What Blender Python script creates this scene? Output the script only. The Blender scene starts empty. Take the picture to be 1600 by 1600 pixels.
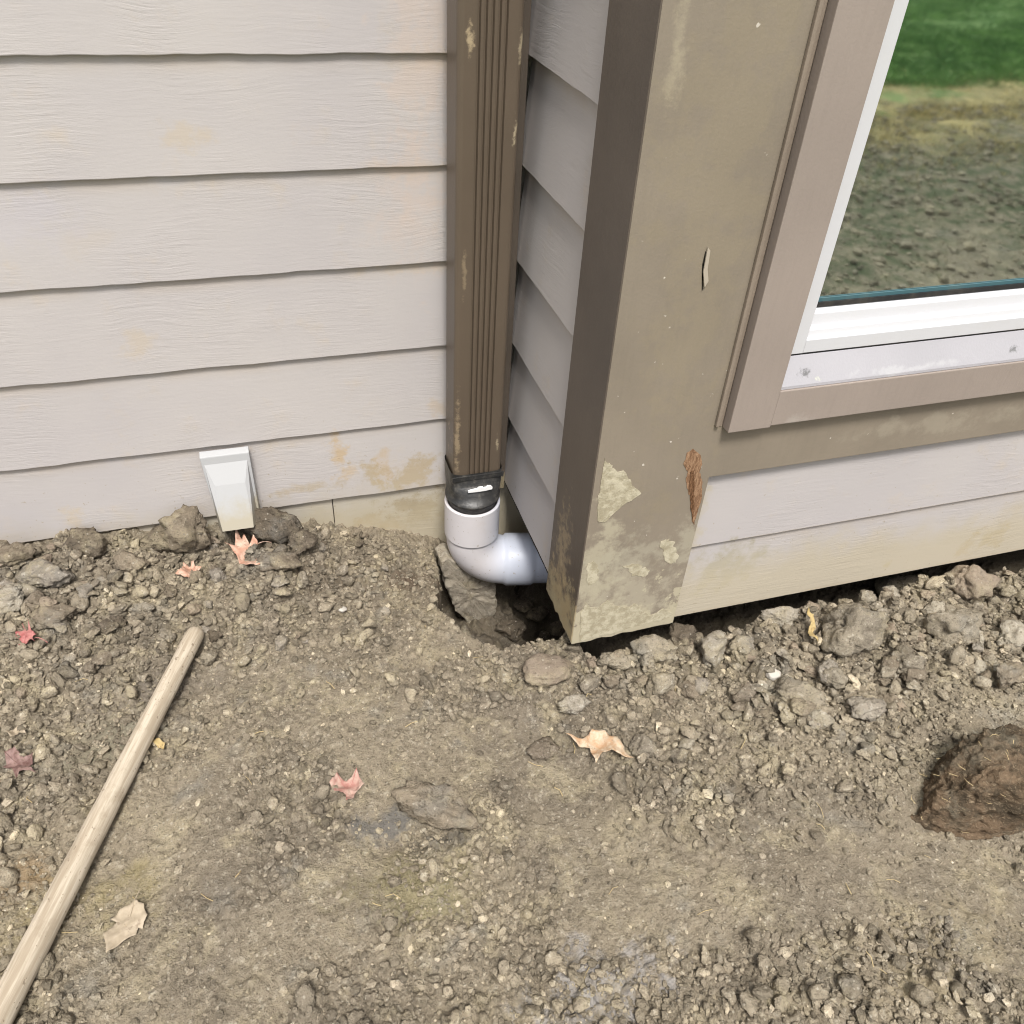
import bpy, bmesh, math, random
import numpy as np
from mathutils import Vector, Matrix, noise as mnoise
R = math.radians
random.seed(7)
rng = np.random.default_rng(7)
C = bpy.context.scene.collection

# ------------------------------------------------------------ camera
CAM = dict(x=-.4915, y=-1.5069, z=1.1853, pitch=-.684, yaw=.3333, roll=.0659, f=1314.09)
def cam_axes():
    p, w, ro = CAM['pitch'], CAM['yaw'], CAM['roll']
    f = Vector((math.sin(w)*math.cos(p), math.cos(w)*math.cos(p), math.sin(p)))
    r = Vector((math.cos(w), -math.sin(w), 0)); u = r.cross(f)
    c, s = math.cos(ro), math.sin(ro)
    return r*c+u*s, u*c-r*s, f
cr, cu, cf = cam_axes()
cam = bpy.data.objects.new('camera', bpy.data.cameras.new('camera')); C.objects.link(cam)
m = Matrix((cr, cu, -cf)).transposed().to_4x4(); m.translation = (CAM['x'], CAM['y'], CAM['z'])
cam.matrix_world = m
cam.data.sensor_width = 36; cam.data.lens = CAM['f']/1600*36
cam.data.clip_start = .01; cam.data.clip_end = 500
bpy.context.scene.camera = cam

# ------------------------------------------------------------ sky, sun, exposure
SUN_EL, SUN_AZ = 60, 188       # azimuth: clockwise from +y
w = bpy.data.worlds.new('World'); bpy.context.scene.world = w; w.use_nodes = True
nt = w.node_tree; bg = nt.nodes['Background']
sky = nt.nodes.new('ShaderNodeTexSky'); sky.sky_type = 'NISHITA'; sky.sun_disc = False
sky.sun_elevation = R(SUN_EL); sky.sun_rotation = R(SUN_AZ); sky.dust_density = 4; sky.air_density = 1.0
hs = nt.nodes.new('ShaderNodeHueSaturation'); hs.inputs['Saturation'].default_value = .38
nt.links.new(sky.outputs[0], hs.inputs['Color']); nt.links.new(hs.outputs[0], bg.inputs[0])
bg.inputs[1].default_value = .12
sun = bpy.data.objects.new('sun', bpy.data.lights.new('sun', 'SUN')); C.objects.link(sun)
sun.data.energy = 2.7; sun.data.angle = R(14); sun.data.color = (1, .96, .90)
a = R(SUN_AZ); e = R(SUN_EL)
sd = Vector((math.sin(a)*math.cos(e), math.cos(a)*math.cos(e), math.sin(e)))
sun.rotation_euler = sd.to_track_quat('Z', 'Y').to_euler(); sun.location = sd*5
vs = bpy.context.scene.view_settings
vs.view_transform = 'Standard'; vs.look = 'None'; vs.exposure = .54; vs.gamma = 1
bpy.context.scene.cycles.max_bounces = 6; bpy.context.scene.cycles.filter_width = 1.05

# ------------------------------------------------------------ helpers
def ray(px, py):
    return cr*((px-800)/CAM['f']) - cu*((py-800)/CAM['f']) + cf
def at(px, py, axis, val):
    """a pixel of the photograph turned into a point on a plane of the place"""
    d = ray(px, py); o = Vector((CAM['x'], CAM['y'], CAM['z']))
    return o + d*((val-o[axis])/d[axis])
def lin(*c):
    return tuple(((v/255)/12.92 if v <= 10 else ((v/255+.055)/1.055)**2.4) for v in c)
def tag(o, label=None, cat=None, group=None, kind=None):
    if label: o['label'] = label
    if cat: o['category'] = cat
    if group: o['group'] = group
    if kind: o['kind'] = kind
    return o
def empty(name, loc=(0, 0, 0)):
    o = bpy.data.objects.new(name, None); C.objects.link(o); o.location = loc
    o.empty_display_size = .05
    return o
def link(name, me, mat=None, parent=None, smooth=None):
    if mat: me.materials.append(mat)
    o = bpy.data.objects.new(name, me); C.objects.link(o)
    if parent:
        o.parent = parent
        root = parent
        tot = Vector((0, 0, 0))
        while root: tot += root.location; root = root.parent
        o.location = -tot            # parts are modelled in world coordinates
    if smooth is not None:
        me.polygons.foreach_set('use_smooth', [smooth]*len(me.polygons))
    return o
class MB:
    def __init__(s): s.v = []; s.f = []
    def add(s, vs, fs):
        n = len(s.v); s.v += [tuple(v) for v in vs]; s.f += [tuple(i+n for i in f) for f in fs]; return s
    def box(s, x0, x1, y0, y1, z0, z1):
        return s.add([(x0,y0,z0),(x1,y0,z0),(x1,y1,z0),(x0,y1,z0),(x0,y0,z1),(x1,y0,z1),(x1,y1,z1),(x0,y1,z1)],
              [(0,3,2,1),(4,5,6,7),(0,1,5,4),(1,2,6,5),(2,3,7,6),(3,0,4,7)])
    def prism_x(s, prof, x0, x1):         # prof: (y,z) loop
        n = len(prof)
        s.add([(x0, y, z) for y, z in prof]+[(x1, y, z) for y, z in prof],
              [tuple(range(n))[::-1], tuple(range(n, 2*n))]+[(i, (i+1) % n, n+(i+1) % n, n+i) for i in range(n)])
        return s
    def prism_z(s, prof, z0, z1, cap=True):
        n = len(prof)
        fs = [(i, (i+1) % n, n+(i+1) % n, n+i) for i in range(n)]
        if cap: fs += [tuple(range(n))[::-1], tuple(range(n, 2*n))]
        return s.add([(x, y, z0) for x, y in prof]+[(x, y, z1) for x, y in prof], fs)
    def prism_y(s, prof, y0, y1):
        n = len(prof)
        return s.add([(x, y0, z) for x, z in prof]+[(x, y1, z) for x, z in prof],
              [tuple(range(n))[::-1], tuple(range(n, 2*n))]+[(i, (i+1) % n, n+(i+1) % n, n+i) for i in range(n)])
    def build(s, name, mat=None, parent=None, bevel=0, smooth=False, segs=2):
        me = bpy.data.meshes.new(name); me.from_pydata(s.v, [], s.f)
        bm = bmesh.new(); bm.from_mesh(me); bmesh.ops.recalc_face_normals(bm, faces=bm.faces); 
        if bevel:
            bmesh.ops.bevel(bm, geom=[e for e in bm.edges if len(e.link_faces) == 2 and e.calc_face_angle(0) > .5],
                            offset=bevel, segments=segs, profile=.6, affect='EDGES')
        bm.to_mesh(me); bm.free()
        return link(name, me, mat, parent, smooth)
def mesh_np(name, V, F, mat, parent=None, smooth=True, attr=None):
    """V (n,3), F (m,k) numpy"""
    me = bpy.data.meshes.new(name); n, k = F.shape
    me.vertices.add(len(V)); me.vertices.foreach_set('co', V.astype(np.float32).ravel())
    me.loops.add(n*k); me.loops.foreach_set('vertex_index', F.astype(np.int32).ravel())
    me.polygons.add(n); me.polygons.foreach_set('loop_start', np.arange(n, dtype=np.int32)*k)
    me.polygons.foreach_set('use_smooth', np.full(n, smooth))
    if attr:
        for an, av in attr.items():
            at_ = me.attributes.new(an, 'FLOAT', 'POINT'); at_.data.foreach_set('value', av.astype(np.float32))
    me.update(calc_edges=True); me.validate()
    return link(name, me, mat, parent)

# numpy value noise (periodic table)
TAB = rng.random((256, 256))
def vnoise(x, y, sc, seed=0):
    X = x*sc+seed*17.37+1000; Y = y*sc+seed*7.91+1000
    xi = np.floor(X).astype(int); yi = np.floor(Y).astype(int); fx = X-xi; fy = Y-yi
    fx = fx*fx*(3-2*fx); fy = fy*fy*(3-2*fy)
    a = TAB[xi & 255, yi & 255]; b = TAB[(xi+1) & 255, yi & 255]; c = TAB[xi & 255, (yi+1) & 255]; d = TAB[(xi+1) & 255, (yi+1) & 255]
    return (a*(1-fx)+b*fx)*(1-fy)+(c*(1-fx)+d*fx)*fy-.5
def fbm(x, y, sc, oc=4, seed=0, gain=.5):
    r = 0; g = 1
    for i in range(oc):
        r = r+g*vnoise(x*math.cos(i)-y*math.sin(i), x*math.sin(i)+y*math.cos(i), sc*2.07**i, seed+i*3); g *= gain
    return r
def sstep(a, b, x):
    t = np.clip((x-a)/(b-a), 0, 1); return t*t*(3-2*t)

# ------------------------------------------------------------ node helper
class N:
    def __init__(s, name, rough=.8, spec=.3):
        s.m = bpy.data.materials.new(name); s.m.use_nodes = True; s.t = s.m.node_tree
        s.b = s.t.nodes['Principled BSDF']; s.b.inputs['Roughness'].default_value = rough
        s.b.inputs['Specular IOR Level'].default_value = spec
        s.geo = s.t.nodes.new('ShaderNodeNewGeometry')
        s.pos = s.geo.outputs['Position']
        tc = s.t.nodes.new('ShaderNodeTexCoord'); s.objc = tc.outputs['Object']
    def n(s, typ, **kw):
        nd = s.t.nodes.new(typ)
        for k, v in kw.items():
            if k.startswith('i_'):
                key = k[2:]; key = int(key) if key.isdigit() else key.replace('_', ' ')
                s.set(nd.inputs[key], v)
            else: setattr(nd, k, v)
        return nd
    def set(s, inp, v):
        if isinstance(v, bpy.types.NodeSocket): s.t.links.new(v, inp)
        elif isinstance(v, (tuple, list)) and len(v) == 3 and len(inp.default_value) == 4: inp.default_value = (*v, 1)
        else: inp.default_value = v
    def math(s, op, a, b=0.0, clamp=False):
        nd = s.n('ShaderNodeMath', operation=op, use_clamp=clamp); s.set(nd.inputs[0], a); s.set(nd.inputs[1], b); return nd.outputs[0]
    def mapping(s, vec, scale=(1, 1, 1), loc=(0, 0, 0), rot=(0, 0, 0)):
        nd = s.n('ShaderNodeMapping'); s.set(nd.inputs['Vector'], vec)
        nd.inputs['Scale'].default_value = scale; nd.inputs['Location'].default_value = loc; nd.inputs['Rotation'].default_value = rot
        return nd.outputs[0]
    def noise(s, scale, vec=None, detail=4, rough=.55, dist=0):
        nd = s.n('ShaderNodeTexNoise'); s.set(nd.inputs['Vector'], vec if vec is not None else s.pos)
        nd.inputs['Scale'].default_value = scale; nd.inputs['Detail'].default_value = detail
        nd.inputs['Roughness'].default_value = rough; nd.inputs['Distortion'].default_value = dist
        return nd.outputs['Fac']
    def ss(s, v, a, b, lo=0., hi=1.):
        nd = s.n('ShaderNodeMapRange', interpolation_type='SMOOTHSTEP'); s.set(nd.inputs['Value'], v)
        nd.inputs['From Min'].default_value = a; nd.inputs['From Max'].default_value = b
        nd.inputs['To Min'].default_value = lo; nd.inputs['To Max'].default_value = hi
        return nd.outputs['Result']
    def mix(s, fac, a, b, typ='MIX'):
        nd = s.n('ShaderNodeMix', data_type='RGBA', blend_type=typ)
        s.set(nd.inputs[0], fac); s.set(nd.inputs[6], a); s.set(nd.inputs[7], b); return nd.outputs[2]
    def blob(s, c, r, edge=(1.25, .25), nscale=22, namp=2.0, vec=None):
        """soft irregular patch centred on c (world) with radii r"""
        wn = s.n('ShaderNodeTexNoise'); s.set(wn.inputs['Vector'], s.pos); wn.inputs['Scale'].default_value = nscale*.8; wn.inputs['Detail'].default_value = 5; wn.inputs['Roughness'].default_value = .65
        w1 = s.n('ShaderNodeVectorMath', operation='SUBTRACT'); s.set(w1.inputs[0], wn.outputs['Color']); w1.inputs[1].default_value = (.5, .5, .5)
        w2 = s.n('ShaderNodeVectorMath', operation='MULTIPLY'); s.set(w2.inputs[0], w1.outputs[0]); w2.inputs[1].default_value = tuple(q*3.2 for q in r)
        w3_ = s.n('ShaderNodeVectorMath', operation='ADD'); s.set(w3_.inputs[0], w2.outputs[0]); s.set(w3_.inputs[1], s.pos)
        v = s.n('ShaderNodeVectorMath', operation='SUBTRACT'); s.set(v.inputs[0], w3_.outputs[0]); v.inputs[1].default_value = c
        d = s.n('ShaderNodeVectorMath', operation='DIVIDE'); s.set(d.inputs[0], v.outputs[0]); d.inputs[1].default_value = r
        l = s.n('ShaderNodeVectorMath', operation='LENGTH'); s.set(l.inputs[0], d.outputs[0])
        no = s.noise(nscale, detail=8, rough=.72)
        v2 = s.math('ADD', l.outputs['Value'], s.math('MULTIPLY', s.math('SUBTRACT', no, .5), namp*1.9))
        return s.ss(v2, edge[1], edge[0], 1., 0.)
    def xyz(s):
        nd = s.n('ShaderNodeSeparateXYZ'); s.set(nd.inputs[0], s.pos); return nd.outputs
    def bump(s, h, dist, strength=1., normal=None):
        nd = s.n('ShaderNodeBump'); s.set(nd.inputs['Height'], h); nd.inputs['Distance'].default_value = dist
        nd.inputs['Strength'].default_value = strength
        if normal is not None: s.set(nd.inputs['Normal'], normal)
        return nd.outputs[0]
    def out(s, col=None, normal=None, rough=None):
        if col is not None: s.set(s.b.inputs['Base Color'], col)
        if normal is not None: s.set(s.b.inputs['Normal'], normal)
        if rough is not None: s.set(s.b.inputs['Roughness'], rough)
        return s.m

# ------------------------------------------------------------ materials
SIDING = (.455, .427, .412)
MUD = (.43, .375, .265)
def siding_mat(name, stains_tints=(), mud_top=.0, mud_amt=.6, grain_axis=0, base=SIDING, floor=0.):
    k = N(name, .62, .35)
    sc = (1.6, 1.6, 22) if grain_axis == 0 else (1.6, 1.6, 22)
    gv = k.mapping(k.pos, scale=sc)
    dist = k.noise(3.2, detail=2)
    off = k.n('ShaderNodeVectorMath', operation='ADD'); k.set(off.inputs[0], gv)
    cmb = k.n('ShaderNodeCombineXYZ'); k.set(cmb.inputs[2], k.math('MULTIPLY', dist, 1.7)); k.set(off.inputs[1], cmb.outputs[0])
    g = k.noise(7, vec=off.outputs[0], detail=8, rough=.7, dist=.35)
    g2 = k.noise(34, vec=k.mapping(k.pos, scale=(1, 1, 5)), detail=3)
    patch = k.ss(k.noise(5.5, detail=2), .42, .62)        # grain shows only in places
    h = k.math('MULTIPLY', g, k.math('ADD', k.math('MULTIPLY', patch, .8), .25))
    col = k.mix(k.ss(k.noise(2.3, detail=3), .35, .7), base, tuple(c*f for c, f in zip(base, (.93, .93, .96))))
    col = k.mix(k.math('MULTIPLY', k.ss(g, .58, .74), .10), col, (.28, .25, .23))
    col = k.mix(k.math('MULTIPLY', k.ss(k.noise(11, detail=6, rough=.7), .54, .78), .35), col, (.50, .41, .29))
    fz = k.math('FRACT', k.math('DIVIDE', k.math('ADD', k.xyz()[2], 1.78), .178))
    col = k.mix(k.math('MULTIPLY', k.math('MULTIPLY', k.ss(fz, .80, .98), k.ss(k.noise(6, detail=4), .3, .6)), .30), col, (.42, .33, .22))  # warm bounce light painted as a tan band below each board edge
    for c, r, tint, amt in stains_tints:
        col = k.mix(k.math('MULTIPLY', k.blob(c, r), amt), col, tint)
    X = k.xyz()
    zz = k.math('ADD', X[2], k.math('MULTIPLY', k.math('SUBTRACT', k.noise(9, detail=6, rough=.7), .5), -.16))
    col = k.mix(k.math('MULTIPLY', k.ss(zz, mud_top-.11, mud_top, 1., 0.), mud_amt), col, MUD)
    spl = k.ss(k.noise(130, detail=2), .69, .74)
    spl = k.math('MULTIPLY', spl, k.ss(X[2], mud_top, mud_top+.25, 1., 0.))
    col = k.mix(k.math('MULTIPLY', spl, .6), col, (.30, .25, .17))
    nrm = k.bump(h, .0015, .7); nrm = k.bump(g2, .0004, .5, nrm)
    return k.out(col, nrm)
def P(px, py, y=0.): return tuple(at(px, py, 1, y))
TAN = (.47, .385, .27); RUST = (.46, .32, .15); BROWN = (.25, .17, .08); GREYV = (.44, .42, .46)
m_sid_left = siding_mat('siding_paint', [
    (P(290, 215), (.040, .1, .022), TAN, .42), (P(215, 543), (.034, .1, .026), TAN, .42), (P(140, 385), (.05, .1, .03), TAN, .15),
    (P(528, 715), (.020, .1, .052), RUST, .62), (P(545, 745), (.03, .1, .02), RUST, .45), (P(600, 730), (.018, .1, .05), RUST, .4),
    (P(640, 740), (.11, .1, .04), (.38, .30, .18), .75), (P(480, 765), (.08, .1, .015), (.36, .28, .16), .5), (P(110, 812), (.022, .1, .03), TAN, .6), (P(690, 640), (.03, .1, .03), RUST, .3),
    (P(690, 95), (.06, .1, .02), TAN, .35), (P(660, 262), (.09, .1, .014), TAN, .35), (P(640, 420), (.10, .1, .012), TAN, .35),
    (P(30, 340), (.09, .1, .05), GREYV, .35), (P(660, 50), (.06, .1, .3), (.52, .42, .35), .45), (P(650, 330), (.08, .1, .12), (.50, .42, .37), .4)],  # last two tints: pinkish bounce light near the corner, painted in
    mud_top=.06, mud_amt=.5)
m_sid_side = siding_mat('siding_paint_side', [((0, -.45, .03), (.1, .10, .06), MUD, .7)], mud_top=.02, mud_amt=.4, base=SIDING)
m_sid_front = siding_mat('siding_paint_front', [
    (P(1130, 890, -.51), (.075, .1, .06), (.30, .27, .17), .55), (P(1550, 838, -.51), (.05, .1, .035), (.30, .22, .11), .75),
    (P(1510, 855, -.51), (.03, .1, .03), (.32, .22, .10), .6), (P(1385, 885, -.51), (.015, .1, .018), (.35, .28, .13), .7),
    (P(1085, 820, -.51), (.02, .1, .12), MUD, .6)], mud_top=.17, mud_amt=.75, base=SIDING)
m_found = siding_mat('foundation_coating', [(P(640, 800, .012), (.12, .1, .07), (.26, .20, .11), .8), (P(590, 830, .012), (.06, .1, .06), RUST, .4)],
                     mud_top=.02, mud_amt=.75, base=(.47, .44, .38))

def paint_mat(name, base, var=.12, rough=.5, stains_tints=(), mud=None, grain=True, spots=.0):
    k = N(name, rough, .4)
    g = k.noise(40, vec=k.mapping(k.pos, scale=(3, 3, .35)), detail=5, rough=.6)
    col = k.mix(k.ss(k.noise(4, detail=5, rough=.6), .3, .7), tuple(c*(1-var) for c in base), tuple(c*(1+var) for c in base))
    if grain: col = k.mix(k.math('MULTIPLY', k.ss(g, .45, .7), .08), col, tuple(c*.6 for c in base))
    X = k.xyz()
    for s in stains_tints:
        c, r, tint, amt = s[:4]; kw = s[4] if len(s) > 4 else {}
        col = k.mix(k.math('MULTIPLY', k.blob(c, r, **kw), amt), col, tint)
    rg = rough
    if mud:
        z0, tint, amt = mud
        zz = k.math('ADD', X[2], k.math('MULTIPLY', k.math('SUBTRACT', k.noise(20, detail=9, rough=.74), .5), -.75))
        col = k.mix(k.math('MULTIPLY', k.ss(zz, z0-.025, z0+.006, 1., 0.), amt), col, tint)
    if spots:
        sp = k.ss(k.noise(75, detail=2, rough=.4), .73, .76)
        col = k.mix(k.math('MULTIPLY', sp, spots), col, (.62, .57, .50))
    nrm = k.bump(k.noise(220, detail=4), .0005, .6)
    if grain: nrm = k.bump(g, .0008, .5, nrm)
    return k.out(col, nrm)
FRONT = -.520
sh = dict(edge=(1.05, .8), nscale=90, namp=1.3)
m_trim = paint_mat('taupe_trim_paint', (.232, .196, .152), .07, .55, stains_tints=[
    (P(1150, 150, FRONT), (.08, .1, .6), (.27, .225, .15), .35),
    (P(1065, 60, FRONT), (.014, .1, .05), (.40, .35, .25), .5),
        (P(1000, 930, FRONT), (.12, .1, .09), (.38, .34, .26), .75, dict(nscale=30, namp=2.2)), (P(935, 900, FRONT), (.05, .1, .13), (.42, .38, .28), .75, dict(nscale=28, namp=2.0)), (P(1000, 975, FRONT), (.14, .1, .05), (.44, .395, .285), .8, dict(nscale=24, namp=1.6)),
    (P(985, 870, FRONT), (.075, .1, .045), (.38, .35, .27), .55, dict(nscale=45, namp=1.5)),
    (P(1075, 850, FRONT), (.03, .1, .06), (.42, .39, .30), .5, dict(nscale=45, namp=1.5)),
    (P(1480, 660, FRONT), (.18, .1, .022), (.36, .32, .25), .4)],
    mud=(.055, (.45, .405, .29), .85), spots=.75)
m_trim_side = paint_mat('dark_brown_trim_paint', (.104, .084, .067), .12, .5, stains_tints=[
    ((-.01, -.46, .02), (.1, .10, .085), (.42, .33, .19), .8, dict(nscale=40, namp=1.3)), ((-.01, -.43, .14), (.1, .035, .10), (.36, .28, .17), .6, dict(nscale=50, namp=1.6))],
    mud=(.04, (.38, .32, .20), .6))
m_casing = paint_mat('casing_paint', (.29, .243, .212), .05, .45, stains_tints=[((.33, -.54, .45), (.03, .1, .02), (.42, .38, .34), .4)])
m_caulk = paint_mat('caulk_brown', (.24, .195, .155), .1, .5)
m_down = paint_mat('brown_downspout_enamel', (.112, .086, .062), .06, .42, grain=False, stains_tints=[
    (( -.125, -.1, .93), (.007, .1, .022), (.45, .36, .23), .8, dict(nscale=90, namp=1.3)), ((-.128, -.1, .56), (.004, .1, .04), (.32, .25, .16), .5, dict(nscale=90, namp=1.5)),
    ((-.042, -.1, .92), (.005, .1, .02), (.45, .38, .26), .8, dict(nscale=90, namp=1.3)), ((-.045, -.1, .80), (.004, .1, .02), (.45, .38, .26), .8, dict(nscale=90, namp=1.5)),
    ((-.137, -.1, .20), (.006, .1, .09), (.36, .28, .18), .6, dict(nscale=70, namp=1.8)), ((-.05, -.1, .17), (.003, .1, .02), (.42, .35, .24), .6, dict(nscale=90, namp=1.8))])

def plain(name, base, rough=.4, spec=.5, dirt=.2, dcol=MUD, bumpd=.0002, nsc=18):
    k = N(name, rough, spec)
    col = k.mix(k.math('MULTIPLY', k.ss(k.noise(nsc, detail=6, rough=.7), .45, .75), dirt), base, dcol)
    return k.out(col, k.bump(k.noise(160, detail=3), bumpd, .6))
m_vinyl = plain('white_vinyl', (.56, .56, .58), .3, .5, .06)
m_sill = paint_mat('grey_sill_paint', (.40, .39, .415), .05, .42, grain=False, stains_tints=[(P(1258, 582, -.53), (.011, .02, .006), (.12, .12, .12), .8, dict(nscale=150, namp=1.6)), (P(1275, 590, -.53), (.006, .02, .004), (.6, .62, .5), .8, dict(nscale=150, namp=1.6)), (P(1582, 545, -.53), (.011, .02, .006), (.14, .14, .14), .8, dict(nscale=150, namp=1.6)), (P(1400, 575, -.53), (.10, .02, .008), (.52, .52, .53), .5)])
m_gasket = plain('black_gasket', (.02, .02, .022), .5, .4, .1)
m_teal = plain('teal_spacer', (.05, .12, .14), .3, .5, .1)
m_black = plain('black_rubber', (.025, .025, .025), .42, .5, .35, (.22, .2, .17), .0010, 60)
m_white_mark = plain('white_print', (.85, .85, .85), .4, .4, .02)
m_sliver = plain('paint_sliver', (.40, .35, .28), .5, .3, .2)
def crust(name, a, b, sc=60, bd=.002, st=1.):
    k = N(name, .92, .1); g = k.noise(sc, k.mapping(k.pos, scale=(st, 1, 1)), 8, .72)
    return k.out(k.mix(k.ss(g, .38, .62), a, b), k.bump(g, bd, 1.))
m_mudcrust = crust('dried_mud', (.34, .30, .21), (.50, .455, .34))
m_scar = crust('torn_wood', (.20, .11, .062), (.40, .25, .15), 70, .004, 4)
m_scar_dark = crust('torn_wood_dark', (.09, .045, .022), (.24, .13, .07), 90, .003, 4)
m_peb = plain('pebble_white', (.48, .45, .40), .6, .3, .3)
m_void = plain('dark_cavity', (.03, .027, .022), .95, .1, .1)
def pvc():
    k = N('white_pvc', .40, .4)
    col = k.mix(k.math('MULTIPLY', k.ss(k.noise(14, detail=6, rough=.7), .5, .8), .3), (.60, .57, .575), (.46, .37, .28))
    X = k.xyz()
    col = k.mix(k.ss(X[0], -.10, -.01), col, (.50, .53, .61))
    col = k.mix(k.math('MULTIPLY', k.ss(k.math('ADD', X[2], k.math('MULTIPLY', k.noise(40, detail=6, rough=.7), .10)), -.20, -.15, 1., 0.), .45), col, (.30, .25, .18))
    col = k.mix(k.math('MULTIPLY', k.ss(k.noise(120, detail=3), .66, .70), .6), col, (.30, .25, .18))          # bluish right end mixed in above: shade painted into the elbow's colour
    k.b.inputs['Subsurface Weight'].default_value = .08
    k.b.inputs['Subsurface Radius'].default_value = (.01, .01, .01)
    return k.out(col, k.bump(k.noise(50, detail=3), .0002, .5))
m_pvc = pvc()
def vent_m():
    k = N('white_vent_plastic', .6, .3); X = k.xyz()
    zz = k.math('ADD', X[2], k.math('MULTIPLY', k.math('SUBTRACT', k.noise(30, detail=6, rough=.7), .5), -.10))
    col = k.mix(k.math('MULTIPLY', k.ss(zz, .03, .09, 1., 0.), .75), (.42, .425, .43), (.38, .335, .235))
    return k.out(col, k.bump(k.noise(120, detail=3), .0002, .5))
m_vent = vent_m()
def glass():
    k = N('reflective_window_glass', .0, .5)
    for nd in list(k.t.nodes):
        if nd.type == 'BSDF_PRINCIPLED': k.t.nodes.remove(nd)
    o = [n for n in k.t.nodes if n.type == 'OUTPUT_MATERIAL'][0]
    d = k.n('ShaderNodeBsdfDiffuse'); d.inputs[0].default_value = (.012, .018, .018, 1)
    g = k.n('ShaderNodeBsdfGlossy'); g.inputs[0].default_value = (.86, .96, .93, 1); g.inputs['Roughness'].default_value = .035
    fr = k.n('ShaderNodeFresnel'); fr.inputs[0].default_value = 1.5
    f = k.ss(fr.outputs[0], 0, 1, .72, 1)
    mx = k.n('ShaderNodeMixShader'); k.set(mx.inputs[0], f); k.set(mx.inputs[1], d.outputs[0]); k.set(mx.inputs[2], g.outputs[0])
    k.t.links.new(mx.outputs[0], o.inputs[0])
    return k.m
m_glass = glass()

def soil(name, base=(.250, .213, .158), obj=False, dark=(.115, .096, .070), pale=(.50, .45, .355), attr=False, speck=.5):
    k = N(name, .93, .15)
    v = k.objc if obj else k.pos
    n1 = k.noise(3.2, v, 4, .6, .4); n2 = k.noise(14, v, 6, .68, .3); n3 = k.noise(75, v, 5, .7); n4 = k.noise(330, v, 3, .65)
    col = k.mix(k.ss(n1, .35, .65), tuple(c*f for c, f in zip(base, (.84, .83, .84))), tuple(c*f for c, f in zip(base, (1.16, 1.15, 1.12))))
    col = k.mix(k.math('MULTIPLY', k.ss(n2, .48, .66), .65), col, (.39, .335, .225))      # yellowish clay
    col = k.mix(k.math('MULTIPLY', k.ss(k.noise(8.5, k.mapping(v, loc=(3, 5, 1)), 5, .65), .55, .72), .45), col, (.215, .215, .20))  # bluish clay
    col = k.mix(k.math('MULTIPLY', k.ss(n3, .30, .50, 1., 0.), .6), col, dark)
    col = k.mix(k.math('MULTIPLY', k.ss(n3, .54, .70), .6), col, pale)
    col = k.mix(k.math('MULTIPLY', k.ss(n4, .60, .70), speck), col, (.50, .45, .36))
    col = k.mix(k.math('MULTIPLY', k.ss(n4, .30, .44, 1., 0.), .65), col, dark)
    vo = k.n('ShaderNodeTexVoronoi'); k.set(vo.inputs['Vector'], v); vo.inputs['Scale'].default_value = 170
    sx_ = k.n('ShaderNodeSeparateColor'); k.set(sx_.inputs[0], vo.outputs['Color'])
    gr = k.math('MULTIPLY', k.ss(vo.outputs['Distance'], .30, .36, 1., 0.), k.ss(sx_.outputs[0], .91, .93))
    col = k.mix(k.math('MULTIPLY', gr, .55), col, (.50, .455, .37))
    gd = k.math('MULTIPLY', k.ss(vo.outputs['Distance'], .34, .42, 1., 0.), k.ss(sx_.outputs[1], .86, .88))
    col = k.mix(k.math('MULTIPLY', gd, .6), col, dark)
    if attr:
        a_ = k.n('ShaderNodeAttribute', attribute_name='tint')
        col = k.mix(1.0, col, a_.outputs['Fac'], 'MULTIPLY')
    else:
        oi = k.n('ShaderNodeObjectInfo')
    h = k.math('ADD', k.math('MULTIPLY', n3, .7), k.math('MULTIPLY', n4, .45))
    nrm = k.bump(h, .010, 1.)
    return k, col, nrm
kk, c_, n_ = soil('dirt_clod', base=(.30, .262, .20), pale=(.56, .51, .42), speck=.6); m_clod = kk.out(c_, n_)
kk, c_, n_ = soil('dirt_clod_brown', base=(.235, .195, .145), pale=(.42, .37, .29), speck=.4); m_clod_mid = kk.out(c_, n_)
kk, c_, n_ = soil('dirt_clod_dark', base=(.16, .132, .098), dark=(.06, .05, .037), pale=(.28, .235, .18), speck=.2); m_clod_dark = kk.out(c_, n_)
kk, c_, n_ = soil('dirt_clod_grey', base=(.31, .275, .225), dark=(.15, .13, .11), pale=(.55, .50, .43)); m_clod_grey = kk.out(c_, n_)
kk, c_, n_ = soil('stone_pale', base=(.40, .36, .29), dark=(.2, .17, .12), pale=(.6, .56, .48), speck=.3); m_pale = kk.out(c_, n_)
kk, c_, n_ = soil('stone_tan', base=(.33, .27, .205), dark=(.18, .14, .10), pale=(.42, .36, .28), speck=.2); m_tan = kk.out(c_, n_)
kk, c_, n_ = soil('block_stone', base=(.36, .32, .26), dark=(.2, .17, .13), pale=(.5, .46, .38), speck=.2); m_block = kk.out(c_, n_)
kk, c_, n_ = soil('crumbs', attr=True, base=(.275, .236, .176)); m_crumb = kk.out(c_, n_)
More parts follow.
